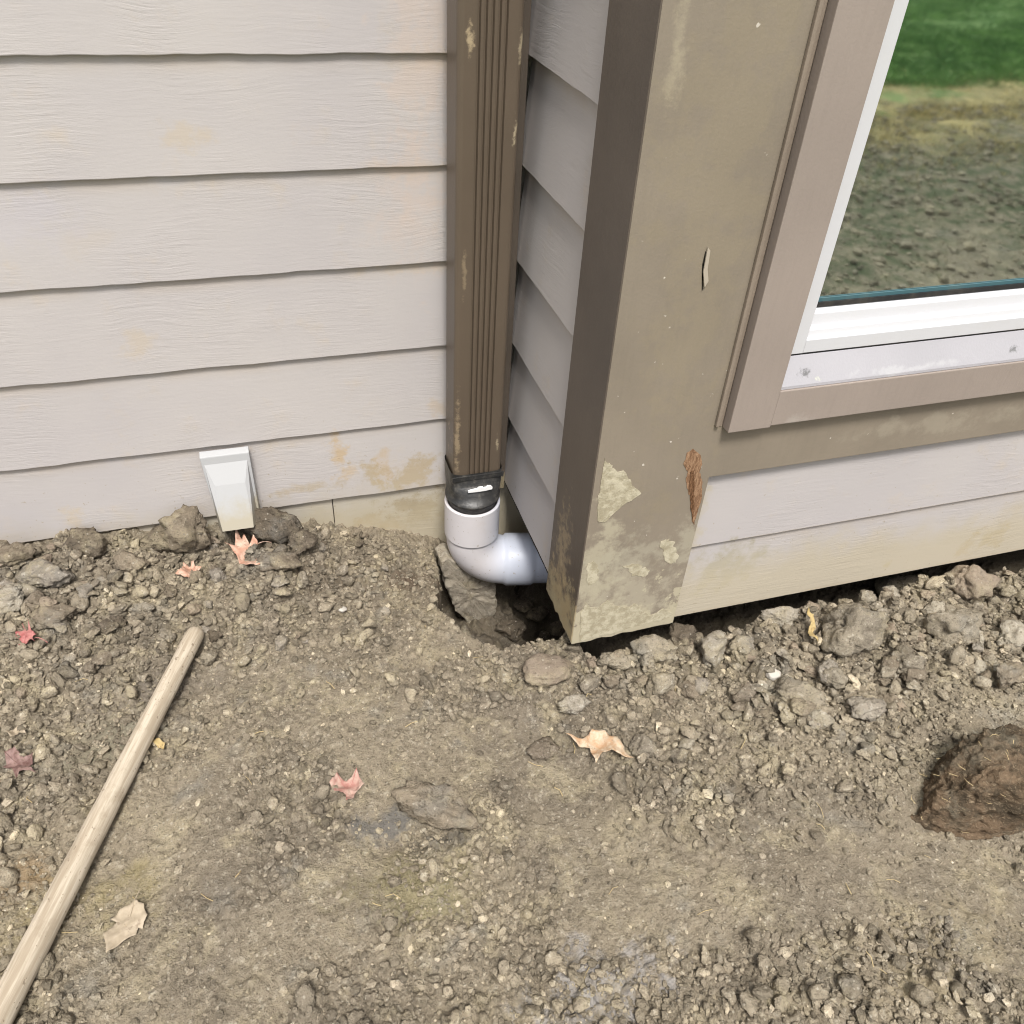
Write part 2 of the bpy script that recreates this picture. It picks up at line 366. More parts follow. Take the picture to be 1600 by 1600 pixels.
def sod():
    k = N('brown_sod', .95, .1)
    n1 = k.noise(16, k.pos, 6, .7, .5); n2 = k.noise(120, k.mapping(k.pos, scale=(1, 1, 2)), 5, .7, 1.0)
    col = k.mix(k.ss(n1, .40, .62), (.090, .070, .048), (.22, .155, .10))
    col = k.mix(k.math('MULTIPLY', k.ss(k.noise(22, k.mapping(k.pos, loc=(2, 2, 2)), 5), .55, .7), .5), col, (.20, .185, .14))
    col = k.mix(k.math('MULTIPLY', k.ss(n2, .52, .68), .6), col, (.42, .33, .22))
    _p = at(1545, 1165, 2, .05); col = k.mix(k.math('MULTIPLY', k.blob(tuple(_p), (.07, .05, .05), nscale=30), .5), col, (.20, .175, .13))
    col = k.mix(k.math('MULTIPLY', k.ss(n2, .30, .45, 1., 0.), .7), col, (.06, .045, .03))
    return k.out(col, k.bump(n2, .010, 1.))
m_sod = sod()
def ground_mat():
    k, col, nrm = soil('bare_soil', attr=True)
    X = k.xyz()
    def patch(px, py, rx, ry, tint, amt, ns=12):
        nonlocal col
        p = at(px, py, 2, -.07); col = k.mix(k.math('MULTIPLY', k.blob((p.x, p.y, -.07), (rx, ry, .5), nscale=ns, namp=1.6), amt), col, tint)
    patch(110, 1420, .12, .06, (.30, .25, .11), .5); patch(650, 1390, .09, .06, (.28, .25, .12), .45); patch(1330, 1330, .3, .06, (.30, .25, .18), .3)
    patch(940, 1540, .10, .06, (.36, .35, .35), .6, 30); patch(1480, 1480, .15, .10, (.36, .30, .19), .4); patch(20, 1380, .05, .05, (.30, .2, .1), .5)
    patch(600, 1290, .06, .03, (.12, .12, .12), .7, 25); patch(700, 1310, .07, .02, (.10, .095, .085), .6, 25); patch(1000, 1290, .2, .12, (.27, .23, .16), .3)
    patch(560, 900, .30, .10, (.17, .135, .095), .5); patch(240, 1080, .12, .06, (.2, .175, .15), .5); patch(180, 1150, .09, .05, (.26, .25, .18), .4)
    patch(840, 950, .10, .12, (.035, .028, .022), .85, 20); patch(700, 880, .09, .06, (.10, .065, .045), .6)  # first patch paints the pit's shade into the soil colour
    col = k.mix(k.math('MULTIPLY', k.ss(X[2], -.24, -.15, 1., 0.), .6), col, (.06, .048, .036))      # shade of the pit painted in: soil darkens with depth
    # yard beyond: straw strip then lawn
    wob = k.math('MULTIPLY', k.math('SUBTRACT', k.noise(.8, detail=7, rough=.75), .5), 4.5)
    yy = k.math('ADD', k.math('ADD', X[1], wob), k.math('MULTIPLY', k.math('SUBTRACT', k.noise(3.5, detail=6, rough=.8), .5), 2.2))
    straw = k.mix(k.ss(k.noise(9, detail=6, rough=.75), .35, .65), (.26, .22, .10), (.60, .49, .24))
    green = k.mix(k.ss(k.noise(7, detail=6, rough=.7), .35, .65), (.10, .19, .06), (.22, .31, .12))
    dkg = k.mix(k.ss(k.noise(13, detail=6, rough=.75), .4, .6), col, (.07, .09, .045))
    col = k.mix(k.math('MULTIPLY', k.ss(yy, -2.3, -1.6, 1., 0.), .95), col, dkg)
    col = k.mix(k.math('MULTIPLY', k.ss(yy, -4.3, -3.0, 1., 0.), k.ss(k.noise(2.6, detail=6, rough=.75), .38, .58, .45, 1.)), col, straw)
    col = k.mix(k.ss(yy, -5.0, -4.3, 1., 0.), col, green)
    return k.out(col, nrm)
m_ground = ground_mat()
def wood():
    k = N('weathered_ash_handle', .6, .3)
    g = k.noise(30, k.mapping(k.objc, scale=(4, 4, .25)), 6, .65)
    col = k.mix(k.ss(g, .35, .65), (.34, .28, .205), (.54, .47, .37))
    col = k.mix(k.math('MULTIPLY', k.ss(k.noise(24, k.objc, 6, .7), .52, .7), .5), col, (.27, .215, .15))
    col = k.mix(k.math('MULTIPLY', k.ss(k.noise(140, k.objc, 2), .66, .7), .7), col, (.16, .12, .08))
    return k.out(col, k.bump(g, .0015, .7))
m_wood = wood()
def leafm(name, a, b, vein):
    k = N(name, .6, .3)
    col = k.mix(k.ss(k.noise(60, k.objc, 4, .6), .35, .65), a, b)
    col = k.mix(k.math('MULTIPLY', k.ss(k.noise(220, k.objc, 3), .62, .7), .5), col, vein)
    at_ = k.n('ShaderNodeAttribute', attribute_name='vein')
    col = k.mix(k.ss(at_.outputs['Fac'], .45, .8, 0., .75), col, vein)
    col = k.mix(k.math('MULTIPLY', k.ss(k.noise(90, k.objc, 5, .7), .56, .66), .5), col, (.13, .09, .06))
    return k.out(col, k.bump(k.noise(150, k.objc, 3), .001, .8))

# ------------------------------------------------------------ ground height field
def axis(lo, hi, step, far, g):
    mid = list(np.arange(lo, hi, step)); out = []; s = step; x = mid[-1]
    while x < far: s *= g; x += s; out.append(x)
    a = []; s = step; x = mid[0]
    while x > -far: s *= g; x -= s; a.append(x)
    return np.array(a[::-1]+mid+out)
STEP = .0022
gx = axis(-1.30, 1.32, STEP, 70, 1.13); gy = axis(-1.50, .06, STEP, 70, 1.09)
GX, GY = np.meshgrid(gx, gy)
def interp(x, xs, ys): return np.interp(x, xs, ys)
def base_h(x, y):
    mid = np.full_like(x, -.070)
    mid = mid + .02*sstep(-.2, .6, x)*sstep(-1.1, -.7, y)
    wall = interp(x, [-1.3, -1.06, -.82, -.66, -.52, -.40, -.25, -.12, 0], [0., -.004, -.012, -.035, -.045, -.095, -.125, -.19, -.22])
    t = sstep(-.42, -.04, y)*(1-sstep(0, .15, x))
    h = mid*(1-t)+wall*t
    return h
POLY = [Vector((-.168, -.02, 0)), Vector((-.175, -.12, 0))]+[at(px, py, 2, -.10) for px, py in [(682, 950), (724, 1000), (785, 1030), (858, 1016), (915, 1008), (955, 960)]]+[Vector((.16, -.40, 0)), Vector((.16, -.02, 0))]
def poly_sd(x, y, poly):
    inside = np.zeros_like(x, bool); d = np.full_like(x, 9.)
    n = len(poly)
    for i in range(n):
        ax, ay = poly[i].x, poly[i].y; bx, by = poly[(i+1) % n].x, poly[(i+1) % n].y
        vx, vy = bx-ax, by-ay; t = np.clip(((x-ax)*vx+(y-ay)*vy)/(vx*vx+vy*vy), 0, 1)
        d = np.minimum(d, np.hypot(x-ax-t*vx, y-ay-t*vy))
        c = ((ay > y) != (by > y)) & (x < (bx-ax)*(y-ay)/(by-ay+1e-12)+ax); inside ^= c
    return np.where(inside, -d, d)
def rough_mask(x, y):
    n = fbm(x, y, 5, 3, 40)
    left = sstep(-.52, -.22, y+.25*n)*(1-sstep(-.42, -.25, x)*.5)*sstep(.02, -.05, x)
    left2 = sstep(-.62, -.95, x+.3*n)*.65*sstep(-1.0, -.6, y)
    right = sstep(-.92, -.70, y+.22*n)*sstep(-.12, .06, x)
    low = sstep(.10, .32, fbm(x, y, 6, 3, 77)+.30*sstep(-.9, -1.2, y))*.7
    return np.clip(np.maximum(np.maximum(left, left2), np.maximum(right, low)), 0, 1)
near = (np.abs(GX) < 2.5) & (GY > -3) & (GY < .5)
H = base_h(GX, GY)
RM = rough_mask(GX, GY)
ix0, ix1 = np.searchsorted(gx, -1.30), np.searchsorted(gx, 1.315)-1
iy0, iy1 = np.searchsorted(gy, -1.50), np.searchsorted(gy, .055)-1
H += .038*fbm(GX, GY, 2.6, 3, 1)*(1-.5*RM)+.016*fbm(GX, GY, 9, 3, 5)*(.5+.8*RM)
# embedded angular lumps stamped in the dense patch
ux = gx[ix0:ix1]; uy = gy[iy0:iy1]; nx, ny = len(ux), len(uy)
L = np.zeros((ny, nx)); T = np.ones((ny, nx))
def stamp(cx, cy, r, hgt, sink):
    i0 = max(0, int((cx-r*1.3-ux[0])/STEP)); i1 = min(nx, int((cx+r*1.3-ux[0])/STEP)+2)
    j0 = max(0, int((cy-r*1.3-uy[0])/STEP)); j1 = min(ny, int((cy+r*1.3-uy[0])/STEP)+2)
    if i1 <= i0 or j1 <= j0: return
    dx = (ux[i0:i1][None, :]-cx)/r; dy = (uy[j0:j1][:, None]-cy)/r
    z = np.full((j1-j0, i1-i0), rng.uniform(.75, 1.0)) + dx*rng.uniform(-.3, .3)+dy*rng.uniform(-.3, .3)
    k = rng.integers(5, 8); a0 = rng.random()*6.28
    for q in range(k):
        aa = a0+q*6.283/k+rng.uniform(-.3, .3); sl = rng.uniform(1.1, 3.2)
        z = np.minimum(z, sl*(rng.uniform(.65, 1.0)-(dx*math.cos(aa)+dy*math.sin(aa))))
    z = z*hgt-sink
    sub = L[j0:j1, i0:i1]; msk = z > sub
    L[j0:j1, i0:i1] = np.where(msk, z, sub)
    T[j0:j1, i0:i1] = np.where(msk, rng.uniform(.82, 1.18), T[j0:j1, i0:i1])
def rmask1(x, y): return float(rough_mask(np.array([x]), np.array([y]))[0])
NS = 30000
sx = rng.uniform(-1.3, 1.31, NS); sy = rng.uniform(-1.5, .05, NS); rm = rough_mask(sx, sy); uu = rng.random(NS)
order = np.argsort(-uu)
for i in range(NS):
    r = .0036*(1-.995*uu[i])**(-.50)      # power law
    r = min(r, .034)
    lim = .004+.026*rm[i]
    if r > lim:
        if rng.random() > .04: r = lim*rng.uniform(.4, 1)
    stamp(sx[i], sy[i], r, r*rng.uniform(.6, 1.2)*(.52+.80*rm[i]), r*.12)
# cracks/seams between trodden plates
cw = np.abs(fbm(GX, GY, 8, 4, 90)); crack = (1-sstep(.0, .016, cw))*sstep(-.05, .1, fbm(GX, GY, 5, 2, 55))
H -= crack*.006*near*(1-.4*RM)
H[iy0:iy1, ix0:ix1] += L
fine = fbm(GX[iy0:iy1, ix0:ix1], GY[iy0:iy1, ix0:ix1], 60, 4, 9, .62)
H[iy0:iy1, ix0:ix1] += fine*(.0045+.005*RM[iy0:iy1, ix0:ix1])
TT = np.ones_like(H); TT[iy0:iy1, ix0:ix1] = T
# pit below the elbow, trench under the bay
_q = at(640, 1312, 2, -.07); H -= .018*np.exp(-(((GX-_q.x)/.06)**2+((GY-_q.y)/.022)**2))
H -= .07*np.exp(-(((GX+.598)/.045)**2+((GY+.035)/.035)**2))
sd_ = poly_sd(GX, GY, POLY)+.008*fbm(GX, GY, 20, 4, 33)
pit = 1-sstep(-.016, .006, sd_)
H = H*(1-pit)+pit*(-.38+.03*fbm(GX, GY, 18, 4, 22)*2)
tr = sstep(-.532, -.505, GY+.02*fbm(GX, GY, 12, 3, 61))*sstep(.02, .06, GX)*(GX < 4)
H -= tr*(.26)
H += (1-near)*.02*fbm(GX, GY, 3, 3, 70)
def hget(x, y):
    i = int(np.clip(np.searchsorted(gx, x), 0, len(gx)-1)); j = int(np.clip(np.searchsorted(gy, y), 0, len(gy)-1))
    return float(H[j, i])
def on_ground(px, py):
    z = -.06
    for _ in range(8):
        p = at(px, py, 2, z); z = .5*z+.5*hget(p.x, p.y)
    p = at(px, py, 2, z); return Vector((p.x, p.y, hget(p.x, p.y)))
ny_, nx_ = H.shape
V = np.stack([GX.ravel(), GY.ravel(), H.ravel()], 1)
idx = np.arange(ny_*nx_).reshape(ny_, nx_)
F = np.stack([idx[:-1, :-1], idx[:-1, 1:], idx[1:, 1:], idx[1:, :-1]], -1).reshape(-1, 4)
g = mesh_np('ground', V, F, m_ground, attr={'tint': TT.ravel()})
tag(g, 'bare grey brown compacted soil with cracks and crumbs', kind='structure')

# ------------------------------------------------------------ house
EXP = .178; D = .5182
house = empty('house', (0, 0, 0))
tag(house, 'beige lap sided house corner with taupe trimmed bay and white window', 'house')
def lap(along, lo, hi, zs, yb, rec, mat, name, wave=.0011, thick=.010, seg=.012, ztop=None):
    """lapped boards; along 'x' => face -y, along 'y' => face -x"""
    us = np.arange(lo, hi+seg*.5, seg); us[-1] = hi; n = len(us); Vs = []; Fs = []
    for ci in range(len(zs)-1):
        zb, zt = zs[ci], zs[ci+1]
        seed = ci*5+hash(along) % 3*0+ (13 if along == 'y' else 0)+(29 if yb < -.3 else 0)
        wb = wave*np.array([2*mnoise.noise((u*9, seed, 0))+1.0*mnoise.noise((u*28, seed, 3)) for u in us])
        wt = .0012*np.array([mnoise.noise((u*4, seed, 8)) for u in us])
        rows = [(yb+rec+.006, zb+wb), (yb+.0005, zb+wb), (yb+wt*.0, zb+.0012+wb), (yb+wt+rec*.35, zb+(zt-zb)*.35+wb*.5), (yb+wt+rec*.7, zb+(zt-zb)*.7), (yb+rec, zt+.004)]
        b0 = len(Vs)*1
        for (yy, z) in rows:
            yy = np.broadcast_to(yy, (n,)); z = np.broadcast_to(z, (n,))
            for i in range(n):
                Vs.append((us[i], yy[i], z[i]) if along == 'x' else (yy[i], us[i], z[i]))
        for r_ in range(len(rows)-1):
            for i in range(n-1):
                a0 = b0+r_*n+i; Fs.append((a0, a0+1, a0+n+1, a0+n))
    Fa = np.array(Fs)
    if along == 'y': Fa = Fa[:, ::-1]
    o = mesh_np(name, np.array(Vs), Fa, mat, house, smooth=False)
    return o
zs = [k*EXP for k in range(0, 16)]
lap('x', -3.2, .0, zs, 0., .009, m_sid_left, 'siding')
lap('y', -D+.006, .0, zs, 0., .014, m_sid_side, 'siding')
zf = [-.0076, .1757, .352]
lap('x', .2005, 3.2, zf, -.511, .008, m_sid_front, 'siding', wave=.0004)
# structural bodies behind the boards
b = MB(); b.box(-3.2, 3.2, .03, .30, -.5, 2.85); b.build('wall_core', m_found, house)
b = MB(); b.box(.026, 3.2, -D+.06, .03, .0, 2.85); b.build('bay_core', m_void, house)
# foundation strip below the lowest left board, with a butt joint
jx = at(520, 790, 1, .012).x
b = MB(); b.box(-3.2, jx-.0012, .010, .0299, -.42, .004); b.box(jx+.0012, .02, .0115, .0299, -.42, .004)
b.build('foundation', m_found, house)
# trim: the narrow dark board on the side and the wide one on the front
def rough_bottom(x0, x1, y0, y1, z0, z1, name, mat, axis_='x', amp=.003):
    b = MB(); n = 24
    loop = []
    for i in range(n+1):
        u = i/n; loop.append(((x0+(x1-x0)*u) if axis_ == 'x' else (y0+(y1-y0)*u), z0+amp*mnoise.noise((u*9, z0*3, 5))*1.5+amp*.5*mnoise.noise((u*30, 3, 5))))
    if axis_ == 'x': b.prism_y(loop+[(x1, z1), (x0, z1)], y0, y1)
    else: b.prism_x(loop+[(y1, z1), (y0, z1)], x0, x1)
    return b.build(name, mat, house, bevel=.0)
rough_bottom(-.0145, .012, FRONT+.0006, -D+.146, -.012, 2.8, 'corner_board', m_trim_side, 'y', .006)
# L shaped front board
b = MB(); n = 20
loop = [(-.016+.216*i/n, -.019+.006*i/n+.004*mnoise.noise((i*.45, 2, 5))) for i in range(n+1)]
loop = [(-.0125, loop[0][1])]+loop[1:]
WX0, WX1, WZ0, WZ1 = .285, 1.56, .485, 2.01
loop += [(.2, .345), (3.2, .345), (3.2, WZ0), (WX0, WZ0), (WX0, WZ1), (3.2, WZ1), (3.2, 2.8), (-.0125, 2.8)]
b.prism_y(loop, FRONT, FRONT+.019)
b.box(WX1, 3.2, FRONT, FRONT+.019, WZ0+.0005, WZ1-.0005); b.build('trim_board', m_trim, house, bevel=.0012, segs=2)
# slit and lifted sliver in the board
s0 = at(1103, 392, 1, FRONT); s1 = at(1097, 455, 1, FRONT)
b = MB(); b.prism_y([(s0.x-.0010, s0.z), (s0.x+.0006, s0.z-.002), (s0.x+.0002, (s0.z+s1.z)/2), (s1.x+.0006, s1.z+.004), (s1.x-.0006, s1.z), (s0.x-.0016, (s0.z+s1.z)/2+.01)], FRONT-.0006, FRONT+.001)
b.build('paint_crack', m_void, house)
b = MB(); b.prism_y([(s0.x+.0002, s0.z+.006), (s0.x+.0052, s0.z+.001), (s0.x+.0068, (s0.z+s1.z)/2+.004), (s1.x+.0052, s1.z+.016), (s1.x+.001, s1.z+.006), (s0.x+.0010, (s0.z+s1.z)/2)], FRONT-.0034, FRONT-.0007)
b.build('paint_sliver', m_sliver, house, bevel=.0007)
def slab(pts, th, name, mat, jag=.0016, y=FRONT, steps=7, seed=0):
    """thin ragged layer stuck on the front board, traced from corner points"""
    w_ = [at(600+px/3.2, 600+py/3.2, 1, y) for px, py in pts]; out = []
    for i_, q in enumerate(w_):
        nq = w_[(i_+1) % len(w_)]
        for t in range(steps):
            v = q.lerp(nq, t/steps); n1 = mnoise.noise((v.x*90, v.z*90, seed)); n2 = mnoise.noise((v.x*320, v.z*320, seed+3)); n3 = mnoise.noise((v.x*90+9, v.z*90, seed))
            out.append((v.x+jag*(2.2*n1+1.2*n2), v.z+jag*(2.2*n3+1.2*n2)))
    b = MB(); b.prism_y(out, y-th, y-.0003); return b.build(name, mat, house)
slab([(1098, 375), (1130, 398), (1165, 435), (1205, 428), (1228, 490), (1282, 545), (1235, 582), (1190, 605), (1150, 645), (1105, 690), (1065, 680), (1072, 560), (1088, 450)], .0012, 'mud_patch', m_mudcrust, seed=1)
slab([(985, 1140), (1010, 1090), (1060, 1130), (1110, 1085), (1190, 1120), (1260, 1100), (1330, 1160), (1395, 1120), (1440, 1150), (1430, 1165), (1300, 1200), (1160, 1235), (985, 1285)], .0010, 'mud_patch', m_mudcrust, .0026, seed=2)
slab([(1012, 905), (1050, 880), (1075, 920), (1062, 985), (1020, 1010)], .0009, 'mud_patch', m_mudcrust, .002, seed=3)
slab([(1380, 790), (1430, 770), (1470, 830), (1455, 900), (1400, 880)], .0009, 'mud_patch', m_mudcrust, .0030, seed=4)
slab([(1200, 905), (1245, 890), (1330, 930), (1300, 965), (1240, 945)], .0009, 'mud_patch', m_mudcrust, .0034, seed=5)
slab([(1512, 345), (1545, 322), (1580, 352), (1590, 400), (1578, 440), (1592, 500), (1586, 580), (1568, 640), (1548, 705), (1535, 640), (1528, 560), (1508, 490), (1518, 440), (1500, 400)], .0008, 'wood_scar', m_scar, .0010, seed=6)
slab([(1530, 440), (1545, 430), (1552, 500), (1550, 570), (1545, 640), (1540, 690), (1532, 610), (1526, 520)], .0016, 'wood_splinter', m_scar_dark, .0008, seed=7)
b = MB(); b.box(-.030, -.0005, -.020, -.0005, -.02, 2.8); b.build('inside_corner_shade_strip', m_trim_side, house, bevel=.001)  # dark strip added to stand in for the downspout's shade in the corner
# window
win = empty('window'); win.parent = house
CY = -.541
xo = at(1311, 0, 1, CY).x; xi_ = at(1399, 0, 1, CY).x; zo = at(1500, 626, 1, CY).z; zi_ = at(1500, 578, 1, CY).z
zc = at(1138, 677, 1, CY).z
XR, ZT = 1.55, 2.0
def loc(o):
    return o
b = MB(); b.box(xo, xi_, CY, FRONT-.0002, zc, ZT); b.build('casing', m_casing, win, bevel=.0015)
b = MB(); b.box(xi_+.0003, XR, CY+.0008, FRONT-.0002, zo, zi_); b.build('casing', m_casing, win, bevel=.0015)
b = MB(); b.box(XR+.0003, XR+.085, CY, FRONT-.0002, zc, ZT); b.build('casing', m_casing, win, bevel=.0015)
b = MB(); b.box(xo, XR+.085, CY+.0008, FRONT-.0002, ZT+.0005, ZT+.085); b.build('casing', m_casing, win, bevel=.0015)
b = MB(); b.box(xo-.015, xo-.0085, FRONT-.007, FRONT-.0002, zc+.004, ZT); b.box(xo-.0083, xo-.0008, FRONT-.0015, FRONT-.0002, zc+.002, ZT); b.build('caulk_bead', m_caulk, win, bevel=.0015)
# sill: sloping ledge
GY_ = -.492
zs0 = zi_; zs1 = at(1500, 526, 1, -.520).z
b = MB(); b.prism_x([(CY+.004, zs0+.0004), (CY+.004, zs0+.006), (-.522, zs1), (-.50, zs1), (-.50, zs0-.01), (FRONT-.001, zs0-.01), (FRONT-.001, zs0+.0004)], xi_+.0006, XR-.0006)
b.build('sill', m_sill, win, bevel=.0008)
b = MB(); b.box(xi_+.0006, XR-.0006, -.521, -.50, zs1+.0002, zs1+.0038); b.build('gasket', m_gasket, win)
# white vinyl frame
zf0 = zs1+.004; zg_ = at(1500, 453, 1, GY_).z
xf0 = xi_+.0008; xg = at(1421, 0, 1, -.524).x
b = MB()
b.box(xf0, xg, -.524, -.47, zf0, ZT-.001)
b.box(XR-.03, XR-.0008, -.524, -.47, zf0, ZT-.001)
b.prism_x([(-.524, zf0+.0004), (-.524, zf0+.022), (-.521, zf0+.0235), (-.517, zf0+.0235), (-.515, zf0+.034), (-.508, zf0+.0365), (-.505, zf0+.0365), (-.503, zg_-.012), (-.496, zg_-.004), (-.485, zg_-.004), (-.485, zf0+.0004)], xg+.0002, XR-.0302)
b.box(xg+.0002, XR-.0302, -.524, -.47, ZT-.03, ZT-.001)
b.build('frame', m_vinyl, win, bevel=.0008)
b = MB(); b.box(xg+.0004, XR-.0306, GY_-.006, GY_-.0006, zg_-.0036, zg_+.004); b.build('gasket', m_gasket, win)
b = MB(); b.box(xg+.0004, XR-.0306, GY_-.0032, GY_-.0006, zg_+.0042, zg_+.010); b.build('spacer', m_teal, win)
b = MB(); b.box(xg-.001, XR-.029, GY_, GY_+.006, zg_-.004, ZT-.028); b.build('pane', m_glass, win)
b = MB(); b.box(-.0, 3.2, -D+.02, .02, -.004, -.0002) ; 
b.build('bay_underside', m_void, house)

# ------------------------------------------------------------ downspout
ds = empty('downspout', (-.09, -.065, .08)); tag(ds, 'brown ribbed metal downspout running down the inside corner', 'downspout')
x0, x1, y0, y1 = -.144, -.038, -.108, -.028
prof = []
def corner_pts(cx, cy, r, a0):
    return [(cx+r*math.cos(a0+i*math.pi/8), cy+r*math.sin(a0+i*math.pi/8)) for i in range(5)]
rr = .010
prof += corner_pts(x0+rr, y1-rr, rr, math.pi/2)       # back left
prof += corner_pts(x0+rr, y0+rr, rr, math.pi)         # front left
ribs0, ribs1 = x0+.030, x1-.022; nr = 5; wr = (ribs1-ribs0)/nr
for i in range(nr):
    a0 = ribs0+i*wr
    prof += [(a0, y0), (a0+wr*.12, y0+.006), (a0+wr*.42, y0+.006), (a0+wr*.56, y0)]
prof += corner_pts(x1-rr, y0+rr, rr, 1.5*math.pi)
prof += corner_pts(x1-rr, y1-rr, rr, 0)
ZB = at(745, 745, 1, y0).z
b = MB(); b.prism_z(prof, ZB, 2.8, cap=False)
inner = [(x*.97-.09*.03, y*.97-.068*.03) for x, y in prof]
b.build('pipe', m_down, ds)
b = MB(); b.box(x0-.0015, x1+.0015, y0-.0015, y1+.0015, 1.55, 1.575); b.box(x1, x1+.03, y1-.002, y1, 1.55, 1.575); b.build('strap', m_down, ds, bevel=.001)

# ------------------------------------------------------------ elbow
ec = Vector((-.094, -.082, 0)); RP = .0625
el = empty('drain_elbow', (ec.x, ec.y, -.2)); tag(el, 'white plastic drain elbow curving under the wall at the foot of the downspout', 'pipe elbow')
def sweep(path, rads, nseg=40, name='', mat=None, parent=None, smooth=True, thick=.0):
    Vs = []; n = len(path)
    for i, p in enumerate(path):
        t = (path[min(i+1, n-1)]-path[max(i-1, 0)]).normalized()
        side = t.cross(Vector((-.25, -.97, .02))).normalized(); up = side.cross(t).normalized()
        for j in range(nseg):
            a_ = j/nseg*6.28318; Vs.append(p+side*rads[i]*math.cos(a_)+up*rads[i]*math.sin(a_))
    Fs = [(i*nseg+j, i*nseg+(j+1) % nseg, (i+1)*nseg+(j+1) % nseg, (i+1)*nseg+j) for i in range(n-1) for j in range(nseg)]
    return mesh_np(name, np.array([tuple(v) for v in Vs]), np.array(Fs), mat, parent, smooth)
ztop = .010; zax = -.172; Rb = .078
hd = Vector((.975, -.22, 0)).normalized()
def path_pt(s):          # s: metres along
    L1 = ztop-(zax+Rb)
    if s < L1: return Vector((ec.x, ec.y, ztop-s))
    s -= L1; La = Rb*math.pi/2
    if s < La:
        th = s/Rb; return Vector((ec.x, ec.y, zax+Rb))+hd*(Rb*(1-math.cos(th)))+Vector((0, 0, -Rb*math.sin(th)))
    return Vector((ec.x, ec.y, zax))+hd*(Rb+s-La)
tot = (ztop-(zax+Rb))+Rb*math.pi/2+.26
hub = ztop-(zax+Rb)-.012
ss = [-.0008, 0, .0004]+list(np.linspace(.004, hub-.002, 6))+[hub-.001, hub, hub+.003]+list(np.linspace(hub+.008, tot, 60))
rd = []
LA = (ztop-(zax+Rb))+Rb*math.pi/2
for s in ss:
    r_ = RP if s <= hub-.001 else (RP-.004 if s > hub+.001 else RP-.0015)
    if s < 0: r_ = RP-.006
    if LA+.002 < s < LA+.07: r_ = RP+.0005
    rd.append(r_)
sweep([path_pt(s) for s in ss], rd, name='elbow', mat=m_pvc, parent=el)
def ring(r0, r1, z0, z1, name, mat, parent, wob=0):
    p = [Vector((ec.x, ec.y, z)) for z in np.linspace(z0, z1, 14)]
    rds = [r0+(r1-r0)*i/13+wob*math.sin(i*2.4)*(1 if 0 < i < 13 else 0) for i in range(14)]
    return sweep(p, rds, name=name, mat=mat, parent=parent)
ring(RP-.0065, RP-.0065, .0115, -.02, 'inner_wall', m_pvc, el)
# black adapter: round below, squarish above
ad = empty('downspout_adapter', (ec.x, ec.y, .04)); tag(ad, 'black plastic adapter joining brown downspout to white elbow', 'pipe adapter')
Vs = []; ns = 40
lv = [(-.012, 0, RP-.0085), (.018, 0, RP-.0085), (.026, 0, RP-.008), (.028, 0, RP-.0015), (.034, 0, RP-.0015), (.036, .1, RP-.006), (.052, .5, RP-.002), (.070, .9, RP-.001), (.072, 1, RP+.002), (ZB+.012, 1, RP+.002), (ZB+.013, 1, RP-.002)]
for z, sq, r_ in lv:
    for j in range(ns):
        a_ = j/ns*6.28318; c_, s_ = math.cos(a_), math.sin(a_)
        cx_, cy_ = r_*c_, r_*s_
        q = (abs(c_)**6+abs(s_)**6)**(-1/6); qx, qy = .0575*q*c_, .0445*q*s_
        t_ = sq; Vs.append((ec.x*(1-t_)-.091*t_+cx_*(1-t_)+qx*t_, ec.y*(1-t_)-.068*t_+cy_*(1-t_)+qy*t_, z))
Fs = [(i*ns+j, i*ns+(j+1) % ns, (i+1)*ns+(j+1) % ns, (i+1)*ns+j) for i in range(len(lv)-1) for j in range(ns)]
mesh_np('adapter_body', np.array(Vs), np.array(Fs), m_black, ad)
b = MB(); b.box(x0-.004, x1+.004, y0-.006, y0-.0035, ZB-.003, ZB+.009); b.build('clip', m_black, ad, bevel=.001)
# white print on the adapter rim
p0_ = [(-.1285, ZB-.020), (-.108, ZB-.0175), (-.105, ZB-.0145), (-.096, ZB-.0145), (-.094, ZB-.0175), (-.088, ZB-.017), (-.086, ZB-.014), (-.078, ZB-.0145), (-.074, ZB-.019), (-.0745, ZB-.0245), (-.090, ZB-.0265), (-.110, ZB-.0265), (-.1285, ZB-.0255)]
b = MB(); b.prism_y([(x+.012, z) for x, z in p0_], -.1275, -.124); b.build('white_marking', m_white_mark, ad, bevel=.0004)

# ------------------------------------------------------------ vent hood
vt = empty('vent_hood', (-.60, 0, .09)); tag(vt, 'small white wedge shaped vent hood low on the beige siding', 'vent')
xa, xb = at(310, 708, 1, -.015).x, at(388, 700, 1, -.015).x
b = MB()
b.add([(xa, 0.0, .170), (xb, 0.0, .170), (xb, -.018, .166), (xa, -.018, .166), (xa+.006, 0., .015), (xb+.002, 0., .015), (xb, -.030, .012), (xa+.010, -.030, .012)],
      [(0, 1, 2, 3), (3, 2, 6, 7), (0, 3, 7, 4), (1, 5, 6, 2), (4, 7, 6, 5), (0, 4, 5, 1)])
b.build('flange', m_vent, vt, bevel=.002)
b = MB()
A = [(xa+.006, -.0185, .150), (xb-.006, -.0185, .150)]
Bq = [(xa+.020, -.040, .108), (xb-.017, -.040, .108)]
Cq = [(xa+.019, -.074, .014), (xb-.015, -.074, .014)]
Dq = [(xa+.010, -.031, .0), (xb-.004, -.031, .0)]
b.add(A+Bq+Cq+Dq, [(0, 1, 3, 2), (2, 3, 5, 4), (0, 2, 4, 6), (1, 7, 5, 3)])
o = b.build('scoop', m_vent, vt)
md = o.modifiers.new('s', 'SOLIDIFY'); md.thickness = .002; md.offset = -1
b = MB(); b.box(xa+.014, xb-.012, -.06, -.004, -.03, .003); 

